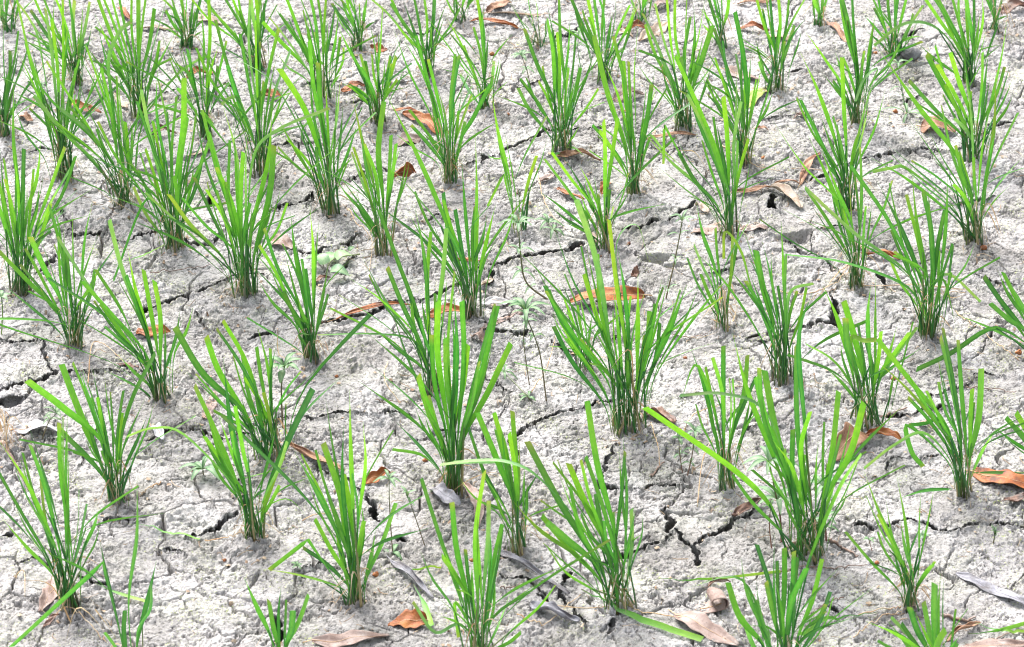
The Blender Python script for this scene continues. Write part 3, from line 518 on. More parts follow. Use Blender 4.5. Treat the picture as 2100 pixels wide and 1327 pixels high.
# ------------------------------------------------------------------ fallen leaves
def fallen_leaf(p0, p1, wid, kind, label, arch=0.006, cup=0.4, roll=0.0, curl=0.0, cat='fallen leaf', shape=0.85, lift=0.004):
    """p0 stalk end, p1 tip (picture points on the ground), wid metres, arch height of the middle, cup section curvature, roll tilt about the axis, curl rolled-up turns of the tip"""
    wid *= 0.78; arch *= 0.65
    A, Bq = ground_pt(*p0), ground_pt(*p1); C0 = (A + Bq) / 2; L = (Bq - A).length
    root = tag(empty('fallen_leaf', C0), label, cat, 'fallen tree leaves scattered on the mud')
    d = (Bq - A) / L; side = Vector((-d.y, d.x, 0)).normalized()
    if side.y < 0: side = -side
    nu, nv = 34, 10; V, F, uv = [], [], []; ph = rnd.uniform(0, 6); ph2 = rnd.uniform(0, 6); sbend = rnd.uniform(-0.09, 0.09) * L; rib = []
    for i in range(nu + 1):
        t = i / nu; w_ = wid * 0.5 * (math.sin(math.pi * min(1, max(0, 0.03 + 0.95 * t ** shape))) ** 0.62); w_ *= 1 + 0.10 * math.sin(t * 23 + ph)
        c = A - C0 + (Bq - A) * t + side * (sbend * math.sin(math.pi * t)); up = arch * math.sin(math.pi * t) + 0.0025 * math.sin(t * 9 + ph) * min(1, wid / 0.02)
        rl = roll + 0.5 * math.sin(t * 4 + ph2) * 0.6; cu = cup * (1 + 0.6 * math.sin(t * 6 + ph))
        if curl and t > 0.45:
            k = (t - 0.45) / 0.55 * curl * 2 * math.pi; r = L * 0.55 / (curl * 2 * math.pi)
            c = A - C0 + d * (L * 0.45 + r * math.sin(k)); up += r * (1 - math.cos(k))
        sd = side * math.cos(rl) + Vector((0, 0, 1)) * math.sin(rl); nn = Vector((0, 0, 1)) * math.cos(rl) - side * math.sin(rl)
        for j in range(nv + 1):
            s = j / nv * 2 - 1; ang = s * cu * 1.5
            o = (sd * (math.sin(ang) / max(abs(cu) * 1.5, 1e-3)) + nn * ((1 - math.cos(ang)) / max(abs(cu) * 1.5, 1e-3)) * (1 if cu > 0 else 1)) * w_
            p = c + o; q = Vector((p.x + C0.x, p.y + C0.y)); g = hz(q.x, q.y) - C0.z
            z = p.z - c.z + up; tz = math.sin(s * 5 + t * 14 + ph2) * 0.0012 * min(1, wid / 0.02)
            base = (A.z + (Bq.z - A.z) * t) - C0.z
            p.z = max(base + z + lift + tz, g + 0.0012); V.append(p)
            uv.append((s, t * 3))
            if j == nv // 2: rib.append(p + Vector((0, 0, 0.0006)))
    for i in range(nu):
        for j in range(nv): a = i * (nv + 1) + j; F.append((a, a + 1, a + nv + 2, a + nv + 1))
    b = mesh_obj('leaf_blade', V, F, LM[kind], root, None, uv)
    md = b.modifiers.new('thick', 'SOLIDIFY'); md.thickness = 0.0007; md.offset = 0
    st = A - C0 - d * (L * 0.12) + Vector((0, 0, 0.004)); rr = max(0.0005, wid * 0.022)
    V, F = tube_geo([st] + rib[::3], [rr * 1.3] + [rr * (1 - 0.85 * k / len(rib[::3])) for k in range(len(rib[::3]))], 5)
    mesh_obj('midrib', V, F, LM['rib' if kind not in ('grey', 'dark') else kind], root, None, [(0, 0)] * len(V))
    return root
L_ = fallen_leaf
L_((1322, 612), (1168, 622), .050, 'rust', 'large rusty mottled leaf with torn edge behind the central right clump', .022, .35, .25)
L_((690, 660), (848, 628), .014, 'rust', 'narrow curled rusty leaf lying along a crack left of the central plant', .008, .7)
L_((878, 648), (978, 642), .030, 'rust', 'rusty leaf half hidden behind the stems of the central plant', .014, .4, .3)
L_((280, 690), (350, 682), .030, 'rust', 'glossy orange brown oval leaf behind a rice clump on the left', .010, .3, .35, shape=.7)
L_((245, 690), (262, 684), .012, 'pink', 'small pinkish scrap beside the glossy orange brown oval leaf', .003)
L_((244, 752), (286, 768), .016, 'dark', 'dark red brown leaf scrap on the foot crack of the left clump', .006, .6)
L_((806, 368), (853, 356), .040, 'rust', 'small brown leaf curled upright like a shell, upper centre', .020, 1.1, .9, shape=.75)
L_((898, 277), (826, 236), .034, 'rust', 'orange brown leaf leaning behind straw loops, upper centre', .014, .4, .5)
L_((815, 300), (862, 288), .045, 'pink', 'pale pinkish leaf lying in front of the orange brown one, upper centre', .006, .3, .2)
L_((808, 228), (872, 240), .014, 'rust', 'slim orange leaf behind the straw loops, upper centre', .006, .6)
L_((700, 192), (748, 176), .026, 'rust', 'dull orange brown leaf tilted behind a rice clump, upper centre left', .010, .4, .4)
L_((752, 108), (795, 112), .034, 'rust', 'bright orange brown leaf behind the cut-tipped rice clump near the top', .012, .4, .5)
L_((532, 204), (577, 198), .034, 'rust', 'brown leaf with a pale underside between two clumps, upper left', .012, .5, .5)
L_((382, 160), (440, 156), .026, 'rust', 'bright orange leaf behind thin stems in the upper left', .012, .5, .3)
L_((142, 216), (208, 236), .024, 'rust', 'brown leaf behind the fan-shaped clump in the upper left', .010, .5, .3)
L_((286, 60), (368, 66), .020, 'pale', 'pale tan strip-like leaf near the top left', .004, .4)
L_((247, 16), (272, 44), .018, 'rust', 'narrow orange leaf leaning near the top left', .012, .4, .3)
L_((306, 286), (362, 276), .024, 'dark', 'dark red brown leaf arched behind the full upright clump', .016, .6, .3)
L_((390, 322), (440, 306), .020, 'pale', 'pale tan leaf right of the full upright clump', .004, .3)
L_((400, 36), (456, 52), .026, 'pale', 'pale orange leaf right of the dark-stemmed clump at the top edge', .004, .3)
L_((40, 240), (68, 252), .022, 'tan', 'small tan leaf near the left edge in the upper quarter', .006, .4)
L_((240, 200), (262, 226), .022, 'pale', 'small whitish orange leaf behind the tall upright clump in the upper left', .006, .4)
L_((1062, 63), (966, 46), .022, 'rust', 'long pointed rusty leaf near the top centre', .012, .8, .2)
L_((998, 30), (1048, 8), .034, 'tan', 'tan curled leaf at the top edge, just right of centre', .012, .5, .3)
L_((1000, 30), (1138, 38), .012, 'pale', 'narrow pale leaf below the tan curled leaf at the top edge', .003, .5)
L_((1330, 58), (1280, 62), .026, 'rust', 'dark red brown leaf under a clump at the top edge', .012, .6, .4)
L_((1368, 52), (1310, 86), .038, 'pale', 'pale cream leaf beside the dark red brown one near the top', .006, .2, .2)
L_((1266, 66), (1298, 78), .022, 'pale', 'small cream leaf scrap left of the dark red brown one', .004, .2)
L_((1340, 16), (1374, 8), .030, 'pink', 'pinkish leaf scrap at the top edge behind dense blades', .006, .3, .2)
L_((1512, 62), (1578, 66), .022, 'rust', 'orange arched leaf end behind thin blades, top right of centre', .014, .6, .4)
L_((1574, 76), (1626, 82), .030, 'pale', 'cream leaf lying behind the loose grey-footed clump', .004, .2, .1)
L_((1512, 10), (1594, 4), .020, 'tan', 'tan leaf strip at the top edge right of centre', .005, .4)
L_((1486, 146), (1556, 168), .036, 'pink', 'pale pink leaf half hidden behind an upright clump, upper right', .004, .2)
L_((1258, 208), (1320, 196), .042, 'pink', 'pinkish brown leaf behind the dark-footed clump', .014, .5, .3)
L_((1308, 298), (1428, 280), .016, 'tan', 'long thin tan orange leaf behind the clump with the folded blade', .008, .6)
L_((1143, 324), (1232, 332), .026, 'tan', 'brown leaf rolled into a tube at the foot of the bushy clump', .014, 1.2, .2, shape=.55)
L_((1500, 400), (1588, 386), .018, 'tan', 'narrow tan leaf pointing at the pale leaf pile', .006, .6)
L_((1576, 388), (1644, 432), .045, 'pale', 'broad pale crumpled leaf over the dark hole, right of centre', .014, .5, -.1)
L_((1588, 382), (1640, 380), .014, 'tan', 'brown curled leaf strip on top of the pale crumpled leaf', .010, .7)
L_((1640, 384), (1682, 316), .020, 'tan', 'yellowish tan slender leaf pointing up and right', .012, .5, .2)
L_((1630, 350), (1695, 358), .006, 'pale', 'pale crossed strip lying over the yellowish tan slender leaf', .010, .5)
L_((1428, 424), (1452, 442), .026, 'pale', 'small cream crumpled leaf by the branching crack', .008, .5)
L_((1422, 482), (1486, 470), .042, 'pink', 'rounded pale pink leaf left of the clump with the folded blade', .003, .12, shape=.7)
L_((1508, 480), (1574, 470), .032, 'pink', 'flat pinkish leaf right of the clump with the folded blade', .003, .15)
L_((1108, 378), (1138, 362), .026, 'pink', 'small pinkish tan leaf left of the rolled tube leaf foot', .008, .5)
L_((1142, 392), (1198, 412), .018, 'rust', 'orange leaf behind the low leaning clump', .006, .5)
L_((1234, 402), (1246, 376), .026, 'rust', 'orange leaf scrap standing between blades right of centre top', .012, .5, .4)
L_((1206, 480), (1218, 508), .022, 'pink', 'small pinkish scrap at the foot of the low leaning clump', .004, .3)
L_((1888, 262), (1960, 274), .055, 'tan', 'square-ended pinkish brown leaf right of centre in the upper right', .014, .3, .25, shape=.5)
L_((2052, 28), (2110, 14), .040, 'dark', 'dark brown leaf in the top right corner', .012, .5, .4)
L_((1694, 46), (1736, 94), .022, 'tan', 'tan brown slanting leaf below the small top edge clump', .008, .6)
L_((1766, 524), (1846, 534), .026, 'rust', 'orange brown boat-shaped leaf beside the long arching blade', .008, .7, -.15)
L_((1752, 505), (1784, 524), .014, 'pale', 'cream leaf strip joined to the boat-shaped orange leaf', .004, .4)
L_((1778, 893), (1706, 950), .058, 'tan', 'big tan arched leaf with a clear midrib, lower right', .030, .25, .35)
L_((1776, 897), (1848, 906), .026, 'rust', 'twisted red brown leaf tail right of the big tan arched leaf', .014, .8, .4)
L_((1994, 972), (2130, 1002), .060, 'rust', 'big ragged rust orange leaf at the right edge', .010, .18, .15)
L_((2058, 1032), (2112, 1024), .026, 'dark', 'dark brown leaf in front of the big ragged orange one', .006, .3)
L_((2112, 1246), (1960, 1180), .030, 'grey', 'long lilac grey leaf near the lower right edge', .004, .25, .2)
L_((1940, 1322), (2010, 1283), .020, 'tan', 'rolled tan leaf at the bottom edge, right', .012, 1.2)
L_((1950, 1334), (2110, 1322), .034, 'pink', 'pale pinkish leaf cut by the bottom right corner', .003, .2)
L_((1574, 1032), (1500, 1066), .024, 'dark', 'dark red brown curled leaf above the forked crack', .012, .8, .2)
def spiral_leaf(px, py):
    g = ground_pt(px, py); root = tag(empty('fallen_leaf', g), 'small brown leaf rolled up into a spiral tube, lower right', 'fallen leaf', 'fallen tree leaves scattered on the mud')
    V, F, uv = [], [], []; nu, nv = 44, 8; axis_ = Vector((.25, -1, .05)).normalized(); rt = Vector((1, .25, 0)).normalized(); r0 = .013
    for i in range(nu + 1):
        t = i / nu; a = -math.pi * .5 + t * 2.6 * math.pi; r = r0 * (1 - .38 * t) * (1 + .07 * math.sin(a * 3)); tail = max(0, .12 - t) * .28
        for j in range(nv + 1):
            s_ = j / nv - .5; ln = .030 * (1 - .45 * abs(t - .4)) * (1 + .12 * math.sin(t * 17))
            p = rt * (math.cos(a) * r - tail) + Vector((0, 0, r0 + .002 + math.sin(a) * r)) + axis_ * (s_ * ln + .004 * math.sin(t * 9)); V.append(p); uv.append((s_, t * 3))
    for i in range(nu):
        for j in range(nv): q = i * (nv + 1) + j; F.append((q, q + 1, q + nv + 2, q + nv + 1))
    b = mesh_obj('leaf_blade', V, F, LM['pink'], root, None, uv); md = b.modifiers.new('thick', 'SOLIDIFY'); md.thickness = .001
    V2, F2 = tube_geo([V[i * (nv + 1) + nv // 2] * 1.0 + Vector((0, 0, 0)) for i in range(0, 20, 2)], [.0012 - .00007 * k for k in range(10)], 5)
    mesh_obj('midrib', V2, F2, LM['rib'], root, None, [(0, 0)] * len(V2))
spiral_leaf(1470, 1245)
L_((1452, 1208), (1498, 1198), .014, 'dark', 'thin dark leaf edge lying behind the spiral leaf', .010, .7)
L_((1386, 1262), (1514, 1330), .044, 'pink', 'broad pinkish grey leaf at the bottom edge, right of centre', .008, .22, .1, shape=.6)
L_((1088, 1240), (1188, 1278), .036, 'grey', 'dark grey brown leaf curled into a trough, lower centre', .004, 1.0, .1)
L_((1020, 1132), (1168, 1224), .020, 'grey', 'long grey tan stick-like leaf in the lower centre', .008, .8, .1)
L_((952, 1000), (982, 1082), .030, 'pink', 'pinkish leaf with upturned end hanging below the central plant foot', .012, .5)
L_((884, 1008), (944, 1042), .036, 'grey', 'pale grey leaf with a shaded underside left of the pinkish one', .014, .5, .2)
L_((800, 974), (744, 1000), .030, 'rust', 'bright orange curled leaf above a deep crack, lower centre', .016, .8, .3)
L_((584, 916), (706, 970), .026, 'tan', 'brown and grey mottled leaf like bark, lower left centre', .008, .9)
L_((640, 1320), (798, 1304), .036, 'pink', 'long pale pink leaf at the bottom edge, left of centre', .006, .3)
L_((876, 1280), (796, 1298), .048, 'rust', 'brown curled leaf with an orange patch at the bottom edge', .016, .7, .3, shape=.6)
L_((802, 1152), (888, 1232), .020, 'grey', 'grey twisted ribbon leaf in the lower centre left', .006, .8)
L_((32, 886), (124, 886), .040, 'white', 'whitish bleached leaf beside the dead straw at the left edge', .008, .3)
L_((310, 876), (334, 908), .024, 'white', 'small whitish leaf over a hole, lower left', .008, .4)
L_((418, 862), (448, 894), .026, 'pink', 'pinkish leaf behind the clump with the broad slanting blade', .008, .4, .2)
L_((116, 1188), (82, 1256), .036, 'pink', 'pinkish grey leaf at the foot of the lower left corner clump', .006, .3)
L_((90, 1290), (122, 1262), .012, 'dark', 'dark brown scrap below the pinkish grey leaf, lower left', .005, .6)
L_((1322, 854), (1386, 872), .044, 'dark', 'dark brown oval leaf beside the foot of the fan-shaped clump', .012, .5, -.2, shape=.7)
L_((1292, 594), (1310, 560), .028, 'dark', 'dark brown leaf standing on edge behind the fan-shaped clump', .020, .6, .8)
L_((1080, 682), (985, 680), .026, 'pink', 'mottled pinkish brown leaf above a hole right of the central plant', .010, .7)
L_((968, 692), (996, 706), .030, 'pink', 'small pinkish leaf touching the central plant on its right', .010, .4, .2)
L_((1052, 622), (984, 626), .024, 'white', 'whitish leaf lying right of the stems behind the central plant', .006, .3)
L_((932, 534), (1006, 568), .016, 'rust', 'thin orange leaf at the foot of the tall clump behind the centre', .010, .8, .3)
L_((986, 592), (1012, 576), .018, 'pale', 'pale curled leaf by the hole right of the thin orange leaf', .008, .7)
L_((552, 494), (602, 512), .042, 'pink', 'round pale pink leaf behind blades, left of centre', .004, .15, .2, shape=.7)
L_((644, 584), (678, 572), .014, 'dark', 'dark brown leaf under the vine with pale heart-shaped leaves', .006, .6)
L_((1532, 224), (1586, 180), .032, 'olive', 'green dying leaf with yellowish spots in the upper right', .006, .15, .3)
L_((805, 172), (836, 168), .018, 'white', 'white leaf scrap right of the cut-tipped rice clump', .004, .4)
L_((1548, 268), (1576, 270), .012, 'tan', 'small curled tan scrap by an upright clump, upper right', .006, .8)
L_((1630, 246), (1656, 236), .014, 'pink', 'pinkish scrap on the mud in the upper right', .006, .8)
L_((1884, 872), (1912, 882), .018, 'pale', 'yellowish curled scrap behind the hooked blade, right side', .008, .8)
L_((1790, 590), (1990, 600), .008, 'pale', 'pale strip of dry leaf at the foot of the large dark clump', .006, .5)

# ------------------------------------------------------------------ small round seeds and the stone
def lump(name, px, py, size, m, label, cat, group=None, seed=0, flat=0.75, lift=.3):
    g = ground_pt(px, py); V, F = [], []; nu, nv = 12, 8
    for i in range(nv + 1):
        th = math.pi * i / nv
        for j in range(nu):
            a = 2 * math.pi * j / nu; r = size * (1 + 0.22 * math.sin(a * 2 + seed) * math.sin(th * 2 + seed) + 0.13 * math.sin(a * 3 + th * 4 + seed * 2))
            V.append((r * math.sin(th) * math.cos(a), r * math.sin(th) * math.sin(a) * 0.85, r * math.cos(th) * flat))
    for i in range(nv):
        for j in range(nu): F.append((i * nu + j, i * nu + (j + 1) % nu, (i + 1) * nu + (j + 1) % nu, (i + 1) * nu + j))
    o = mesh_obj(name, V, F, m, None, None, [(0, 0)] * len(V)); o.location = g + Vector((0, 0, size * lift)); o.rotation_euler[2] = seed
    return tag(o, label, cat, group)
SG = 'small fallen orange fruits on the mud'
for i, (x, y, s, lb) in enumerate([(690, 773, 4, 'tiny orange brown fruit on open mud left of the central plant'), (872, 945, 5, 'small olive brown fruit left of the central plant foot'),
    (1119, 831, 5, 'small orange fruit below the weed with the hanging rootlets'), (1290, 500, 4, 'tiny orange fruit beneath the arched blade of the fan-shaped clump'), (1405, 735, 4, 'tiny pale orange fruit right of the fan-shaped clump'),
    (1009, 112, 6, 'orange fruit below the narrow pale leaf near the top'), (1042, 235, 4, 'tiny orange fruit left of the bushy clump'), (1795, 110, 5, 'tiny orange fruit left of the stout dark clump at the top right'),
    (1565, 325, 5, 'orange fruit right of an upright clump, upper right'), (2017, 510, 7, 'orange brown fruit by the yellow straw of the right column clump'), (2089, 725, 7, 'orange brown fruit near the right edge at mid height'),
    (1832, 778, 5, 'dark orange fruit left of the square-cut blades, right side'), (1998, 1070, 6, 'pale orange fruit on the crack in front of the big orange leaf'), (1798, 1155, 4, 'tiny orange fruit left of the small slim clump'),
    (1391, 884, 6, 'dark orange fruit right of the dark brown oval leaf'), (1836, 230, 6, 'red brown fruit between green weed stems, upper right'), (967, 1150, 4, 'tiny rusty fruit in the lower centre'), (770, 1180, 6, 'rust red seed right of the compact clump foot'),
    (960, 1182, 4, 'small rusty crumb near the bottom centre plant'), (460, 1150, 4, 'little orange seed below the clump in the lower left'), (340, 520, 4, 'little brown seed left of a stem foot, middle left')]):
    lump('fallen_fruit', x, y, s * 0.0009, LM['seed'], lb, 'fruit', SG, i * 1.3)
lump('stone', 1868, 116, .022, LM['stone'], 'dark grey rounded stone beside the stout dark green clump', 'stone', None, 2.0, 0.5)
lump('mud_clod', 26, 832, .022, MUD, 'loose mud clod sitting in the dark hole at the left edge', 'clod', None, 1.0, 0.55, -.4)
lump('mud_clod', 756, 1004, .012, MUD, 'small mud clod wedged in the crack under the bright orange leaf', 'clod', None, 3.0, 0.7, -.6)

# ------------------------------------------------------------------ twigs and loose straws
def strand(name, pts, r, m, label, cat, group=None, lift=0.003, arc=0.0):
    P = [ground_pt(*p) for p in pts]; C0 = P[0].copy(); Q = spline(P, 8 * len(P)); n = len(Q); out = []
    for i, q in enumerate(Q):
        t = i / (n - 1); z = max(hz(q.x, q.y), q.z - 0.004) + lift + arc * math.sin(math.pi * t) + rnd.uniform(-.0006, .0006); out.append(Vector((q.x, q.y, z)) - C0)
    V, F = tube_geo(out, [r * (1 - 0.5 * i / n) * rnd.uniform(.85, 1.15) for i in range(n)], 6)
    o = mesh_obj(name, V, F, m, None, None, [(0, 0)] * len(V)); o.location = C0; return tag(o, label, cat, group)
TG = 'thin twigs lying on the mud'
for pts, r, lb in [([(308, 562), (365, 557), (437, 544)], .0011, 'thin red brown twig lying on the mud left of centre'), ([(0, 903), (28, 950), (62, 1008)], .004, 'thick dark grey twig leaning at the lower left edge'),
    ([(1595, 1172), (1700, 1168), (1778, 1162)], .0013, 'long thin red twig across the mud behind the bottom edge clump'), ([(1698, 1110), (1728, 1125), (1760, 1142)], .0025, 'grey twig right of the tallest foreground clump foot'),
    ([(1612, 1124), (1650, 1116), (1680, 1108)], .0022, 'grey twig crossing the foot of the tallest foreground clump'), ([(1980, 798), (2040, 800), (2084, 806)], .0012, 'thin dark twig on the mud near the right edge'),
    ([(770, 826), (810, 825), (845, 826)], .0009, 'tiny reddish twig left of the central plant'), ([(1931, 1266), (1975, 1274), (2000, 1278)], .0028, 'short brown twig near the lower right corner'),
    ([(1378, 690), (1430, 692), (1470, 672)], .0010, 'thin brown twig left of the straw tangle'), ([(660, 666), (682, 650), (694, 662)], .0009, 'hair-thin dark stalk at the end of the narrow rusty leaf'),
    ([(1026, 1210), (1056, 1206), (1085, 1196)], .0011, 'thin reddish twig left of the trough leaf'), ([(1980, 1326), (2030, 1316), (2080, 1300)], .0016, 'slender twig at the bottom right corner'),
    ([(1805, 858), (1830, 852), (1860, 840)], .0022, 'short dark twig right of the twin-bundle clump'), ([(1335, 978), (1350, 962), (1362, 950)], .0020, 'short bent dark twig on the mud right of the long crack'),
    ([(1730, 1228), (1690, 1240), (1660, 1262)], .0011, 'thin grey twig above the bottom edge clump, right')]:
    strand('twig', pts, r, LM['twig'], lb, 'twig', TG)
WG = 'loose dry straws on the mud'
for pts, lb, arc in [([(715, 430), (730, 470), (762, 500), (758, 560)], 'long curved orange straw left of the narrow upright clump', .01), ([(795, 745), (790, 800), (820, 828)], 'thin pale straw hanging in an arc left of the central plant', .02),
    ([(30, 1192), (50, 1180), (52, 1230)], 'orange looped straw at the lower left edge', .006), ([(95, 1278), (150, 1258), (220, 1330)], 'long yellowish straw in the lower left corner', .006),
    ([(1090, 808), (1120, 770), (1140, 690)], 'orange straw strand beside the slender half hidden clump', .012), ([(1430, 1040), (1440, 960), (1462, 900)], 'pale curved straw left of the thin-stemmed clump', .01),
    ([(1335, 870), (1350, 930), (1352, 960)], 'pale straw hanging below the dark brown oval leaf', .008), ([(1760, 1262), (1830, 1252), (1870, 1240)], 'pale straw lying at the foot of the small slim clump', .003),
    ([(1750, 1310), (1800, 1280), (1876, 1245)], 'long cream straw below the small slim clump', .006), ([(1100, 1236), (1180, 1248), (1250, 1246)], 'grey green straw at the foot of the wide open clump', .003),
    ([(1300, 1262), (1400, 1272), (1450, 1280)], 'thin cream straw above the broad pinkish grey leaf', .003), ([(420, 1110), (470, 1105), (540, 1100)], 'pale straw bits at the foot of the lower left clump', .004),
    ([(1600, 600), (1660, 612), (1720, 580)], 'orange straw left of the straw-wrapped clump', .008), ([(1860, 560), (1900, 610), (1980, 602)], 'curved yellow straw right of the large dark clump', .006),
    ([(180, 790), (200, 760), (265, 752)], 'thin grey straw left of the clump with the oval leaf', .003), ([(1060, 1260), (1120, 1285), (1190, 1262)], 'thin straw near the trough leaf', .002),
    ([(1740, 545), (1690, 600), (1640, 640)], 'pale straw arc below the straw-wrapped clump', .004), ([(1100, 345), (1118, 430), (1160, 470)], 'dark orange straw strand right of the small seedling', .01),
    ([(620, 1070), (680, 1052), (730, 1040)], 'thin pale straw between two lower left clumps', .003), ([(900, 995), (940, 980), (985, 970)], 'curved orange straw at the central plant foot', .02),
    ([(1480, 300), (1540, 340), (1600, 352)], 'hair-thin straw right of the folded blade clump', .004), ([(1960, 640), (2030, 700), (2090, 742)], 'thin pale straw left of the right edge clump', .004),
    ([(1400, 900), (1420, 860), (1480, 835)], 'thin grey straw left of the thin-stemmed clump', .006), ([(330, 990), (300, 1010), (285, 1020)], 'short grey straw right of the clump with the broad stem blade', .003)]:
    strand('dry_straw', pts, .0010, LM['straw'], lb, 'straw', WG, .003, arc)
GG = 'cut green rice blades lying on the mud'
def loose_blade(pts, wd, y, label):
    P = [ground_pt(*p) for p in pts]; C0 = P[0].copy()
    C = [Vector((q.x, q.y, max(hz(q.x, q.y), q.z) + .006)) - C0 for q in spline(P, 16)]
    rt = blade_mesh('loose_blade', None, C, wd, 'y' if y else '', None, (0.14, 0.40, 0.05), BLADE); rt.location = C0; tag(rt, label, 'grass blade', GG)
for pts, wd, y, lb in [([(1192, 1215), (1290, 1268), (1440, 1318)], .011, 0, 'green blade lying slanted along the bottom, right of centre'), ([(218, 555), (290, 532), (338, 508)], .005, 1, 'thin yellow green blade lying left of centre in the middle'),
    ([(1340, 1195), (1440, 1195), (1600, 1178)], .005, 1, 'thin green blade lying above the spiral leaf'), ([(260, 1080), (330, 1096), (410, 1112)], .004, 0, 'thin green blade lying flat in the lower left'),
    ([(1985, 1308), (2050, 1298), (2110, 1282)], .007, 0, 'green blade lying at the right bottom corner'), ([(1990, 1285), (2050, 1300), (2110, 1306)], .005, 1, 'yellow green blade crossing another in the bottom right corner'),
    ([(848, 1205), (870, 1245), (886, 1290)], .009, 0, 'pale green blade bent on the mud near the bottom centre'), ([(790, 1172), (850, 1174), (905, 1170)], .004, 1, 'thin green blade lying below the grey ribbon leaf start'),
    ([(1000, 320), (1008, 330), (1042, 331)], .004, 0, 'short green blade near the seedling'), ([(455, 1000), (510, 985), (590, 965)], .0035, 1, 'hair-thin pale blade lying behind the lower left clump'),
    ([(195, 1202), (240, 1222), (300, 1240)], .006, 1, 'thin green blade behind the bent foreground plant'), ([(1800, 1262), (1700, 1282), (1640, 1308)], .007, 0, 'green blade lying between the two bottom right clumps')]:
    loose_blade(pts, wd, y, lb)

# ------------------------------------------------------------------ weeds
def leaflet(parent, base, d, length, wid, col, droop=0.2, heart=False):
    d = d.normalized(); side = d.cross(Vector((0, 0, 1))); side = side.normalized() if side.length > .01 else Vector((1, 0, 0)); up = side.cross(d)
    V, F, cols, uvs = [], [], [], []; n = 10
    for i in range(n + 1):
        t = i / n; hw = wid * 0.5 * (math.sin(math.pi * (t * .94 + .03)) ** .8 if not heart else (math.sin(math.pi * (0.28 + 0.72 * t)) ** .7)) + .0002
        c = base + d * (length * t) + up * (length * (0.18 * math.sin(math.pi * t) - droop * t * t))
        V += [c - side * hw + up * hw * .35, c, c + side * hw + up * hw * .35]; cc = lerp(col, (col[0] * .8, col[1] * .85, col[2] * .8), abs(t - .5))
        cols += [cc, lerp(cc, (.5, .6, .4), .35), cc]; uvs += [(0, t * 4), (.5, t * 4), (1, t * 4)]
    for i in range(n): a = i * 3; F += [(a, a + 1, a + 4, a + 3), (a + 1, a + 2, a + 5, a + 4)]
    mesh_obj('leaf', V, F, WEEDM, parent, cols, uvs)
DKG, MDG, PLG = (0.02, 0.085, 0.03), (0.035, 0.14, 0.045), (0.11, 0.23, 0.13)
def weed(label, pts, whorls, stemc=(0.16, 0.12, 0.07), r=.0014, flat=False, group='small weeds between the rice clumps'):
    """pts: foot then stem points in the picture; whorls: (index along stem 0..1, number, length m, width m, colour, upward tilt)"""
    B = ground_pt(*pts[0]); root = tag(empty('weed', B), label, 'weed', group); W = [Vector((0, 0, -.004))]
    for k, p in enumerate(pts[1:]):
        q = (on_y(p[0], p[1], B.y + rnd.uniform(-.01, .01)) if not flat else ground_pt(*p) + Vector((0, 0, .008)))
        if q.z < hz(q.x, q.y) + .005 and not flat: q = ground_pt(*p) + Vector((0, 0, .008))
        W.append(q - B)
    C = spline(W, 6 * len(W)); n = len(C); V, F = tube_geo(C, [r * (1 - .45 * i / n) for i in range(n)], 6)
    mesh_obj('stem', V, F, STEMM, root, [lerp(stemc, MDG, .6 * (i // 6) / n) for i in range(len(V))], [(0, 0)] * len(V))
    for f, num, ln, wd, col, tilt in whorls:
        c = C[min(n - 1, int(f * (n - 1)))]; a0 = rnd.uniform(0, 6)
        for j in range(num):
            a = a0 + 2 * math.pi * j / num + rnd.uniform(-.3, .3); tl = tilt + rnd.uniform(-.2, .25)
            leaflet(root, c, Vector((math.cos(a), math.sin(a), math.tan(max(-1.2, min(1.2, tl))))), ln * rnd.uniform(.6, 1.0), wd * rnd.uniform(.55, .9), lerp(col, MDG, rnd.uniform(0, .35)), rnd.uniform(.05, .35))
    return root
weed('dark-stemmed leafy weed in the crack below the small seedling', [(1128, 614), (1080, 580), (1068, 525), (1063, 460)], [(1, 7, .040, .009, MDG, .3), (.75, 4, .036, .008, PLG, 0), (.5, 4, .030, .008, MDG, .1), (.3, 3, .022, .006, PLG, .1)], r=.002)
weed('weed with a star of narrow leaves right of the central plant', [(1121, 822), (1107, 725), (1082, 655), (1078, 638)], [(1, 7, .048, .012, MDG, .5), (.86, 4, .036, .010, PLG, .1), (.5, 3, .022, .007, MDG, .1), (.25, 2, .016, .005, PLG, .1)])
weed('thin brown weed stem left of the star-leaved weed', [(1086, 788), (1074, 700), (1079, 655)], [(.95, 3, .020, .006, PLG, .2), (.5, 2, .014, .004, MDG, .2)], r=.0011)
weed('slim upright weed with paired thin leaves right of the fan-shaped clump', [(1365, 612), (1384, 534), (1397, 465), (1399, 451)], [(1, 5, .030, .006, PLG, .5), (.85, 3, .026, .005, MDG, .4), (.6, 2, .024, .005, MDG, .3), (.35, 3, .020, .005, MDG, .3), (.1, 3, .022, .005, PLG, .4)])
weed('weed with broad dark and pale leaves on a brown stem, left of centre', [(580, 876), (577, 800), (583, 754)], [(1, 6, .042, .015, MDG, .35), (.97, 2, .036, .014, PLG, -.3)], stemc=(.14, .09, .06), r=.0017)
weed('low whitish green rosette weed in the lower left', [(417, 972), (416, 962)], [(1, 6, .046, .013, PLG, .05), (1, 3, .028, .008, MDG, .3)])
weed('thin single-stemmed weed right of the bright orange leaf', [(805, 1130), (799, 1040), (798, 984)], [(1, 6, .026, .008, MDG, .3), (.03, 3, .024, .010, MDG, .1)], r=.0011)
weed('short thin weed with a pale tip in the lower centre', [(872, 1118), (848, 1050), (836, 1020)], [(1, 3, .030, .007, PLG, .9), (.8, 2, .014, .005, MDG, .5)], r=.001)
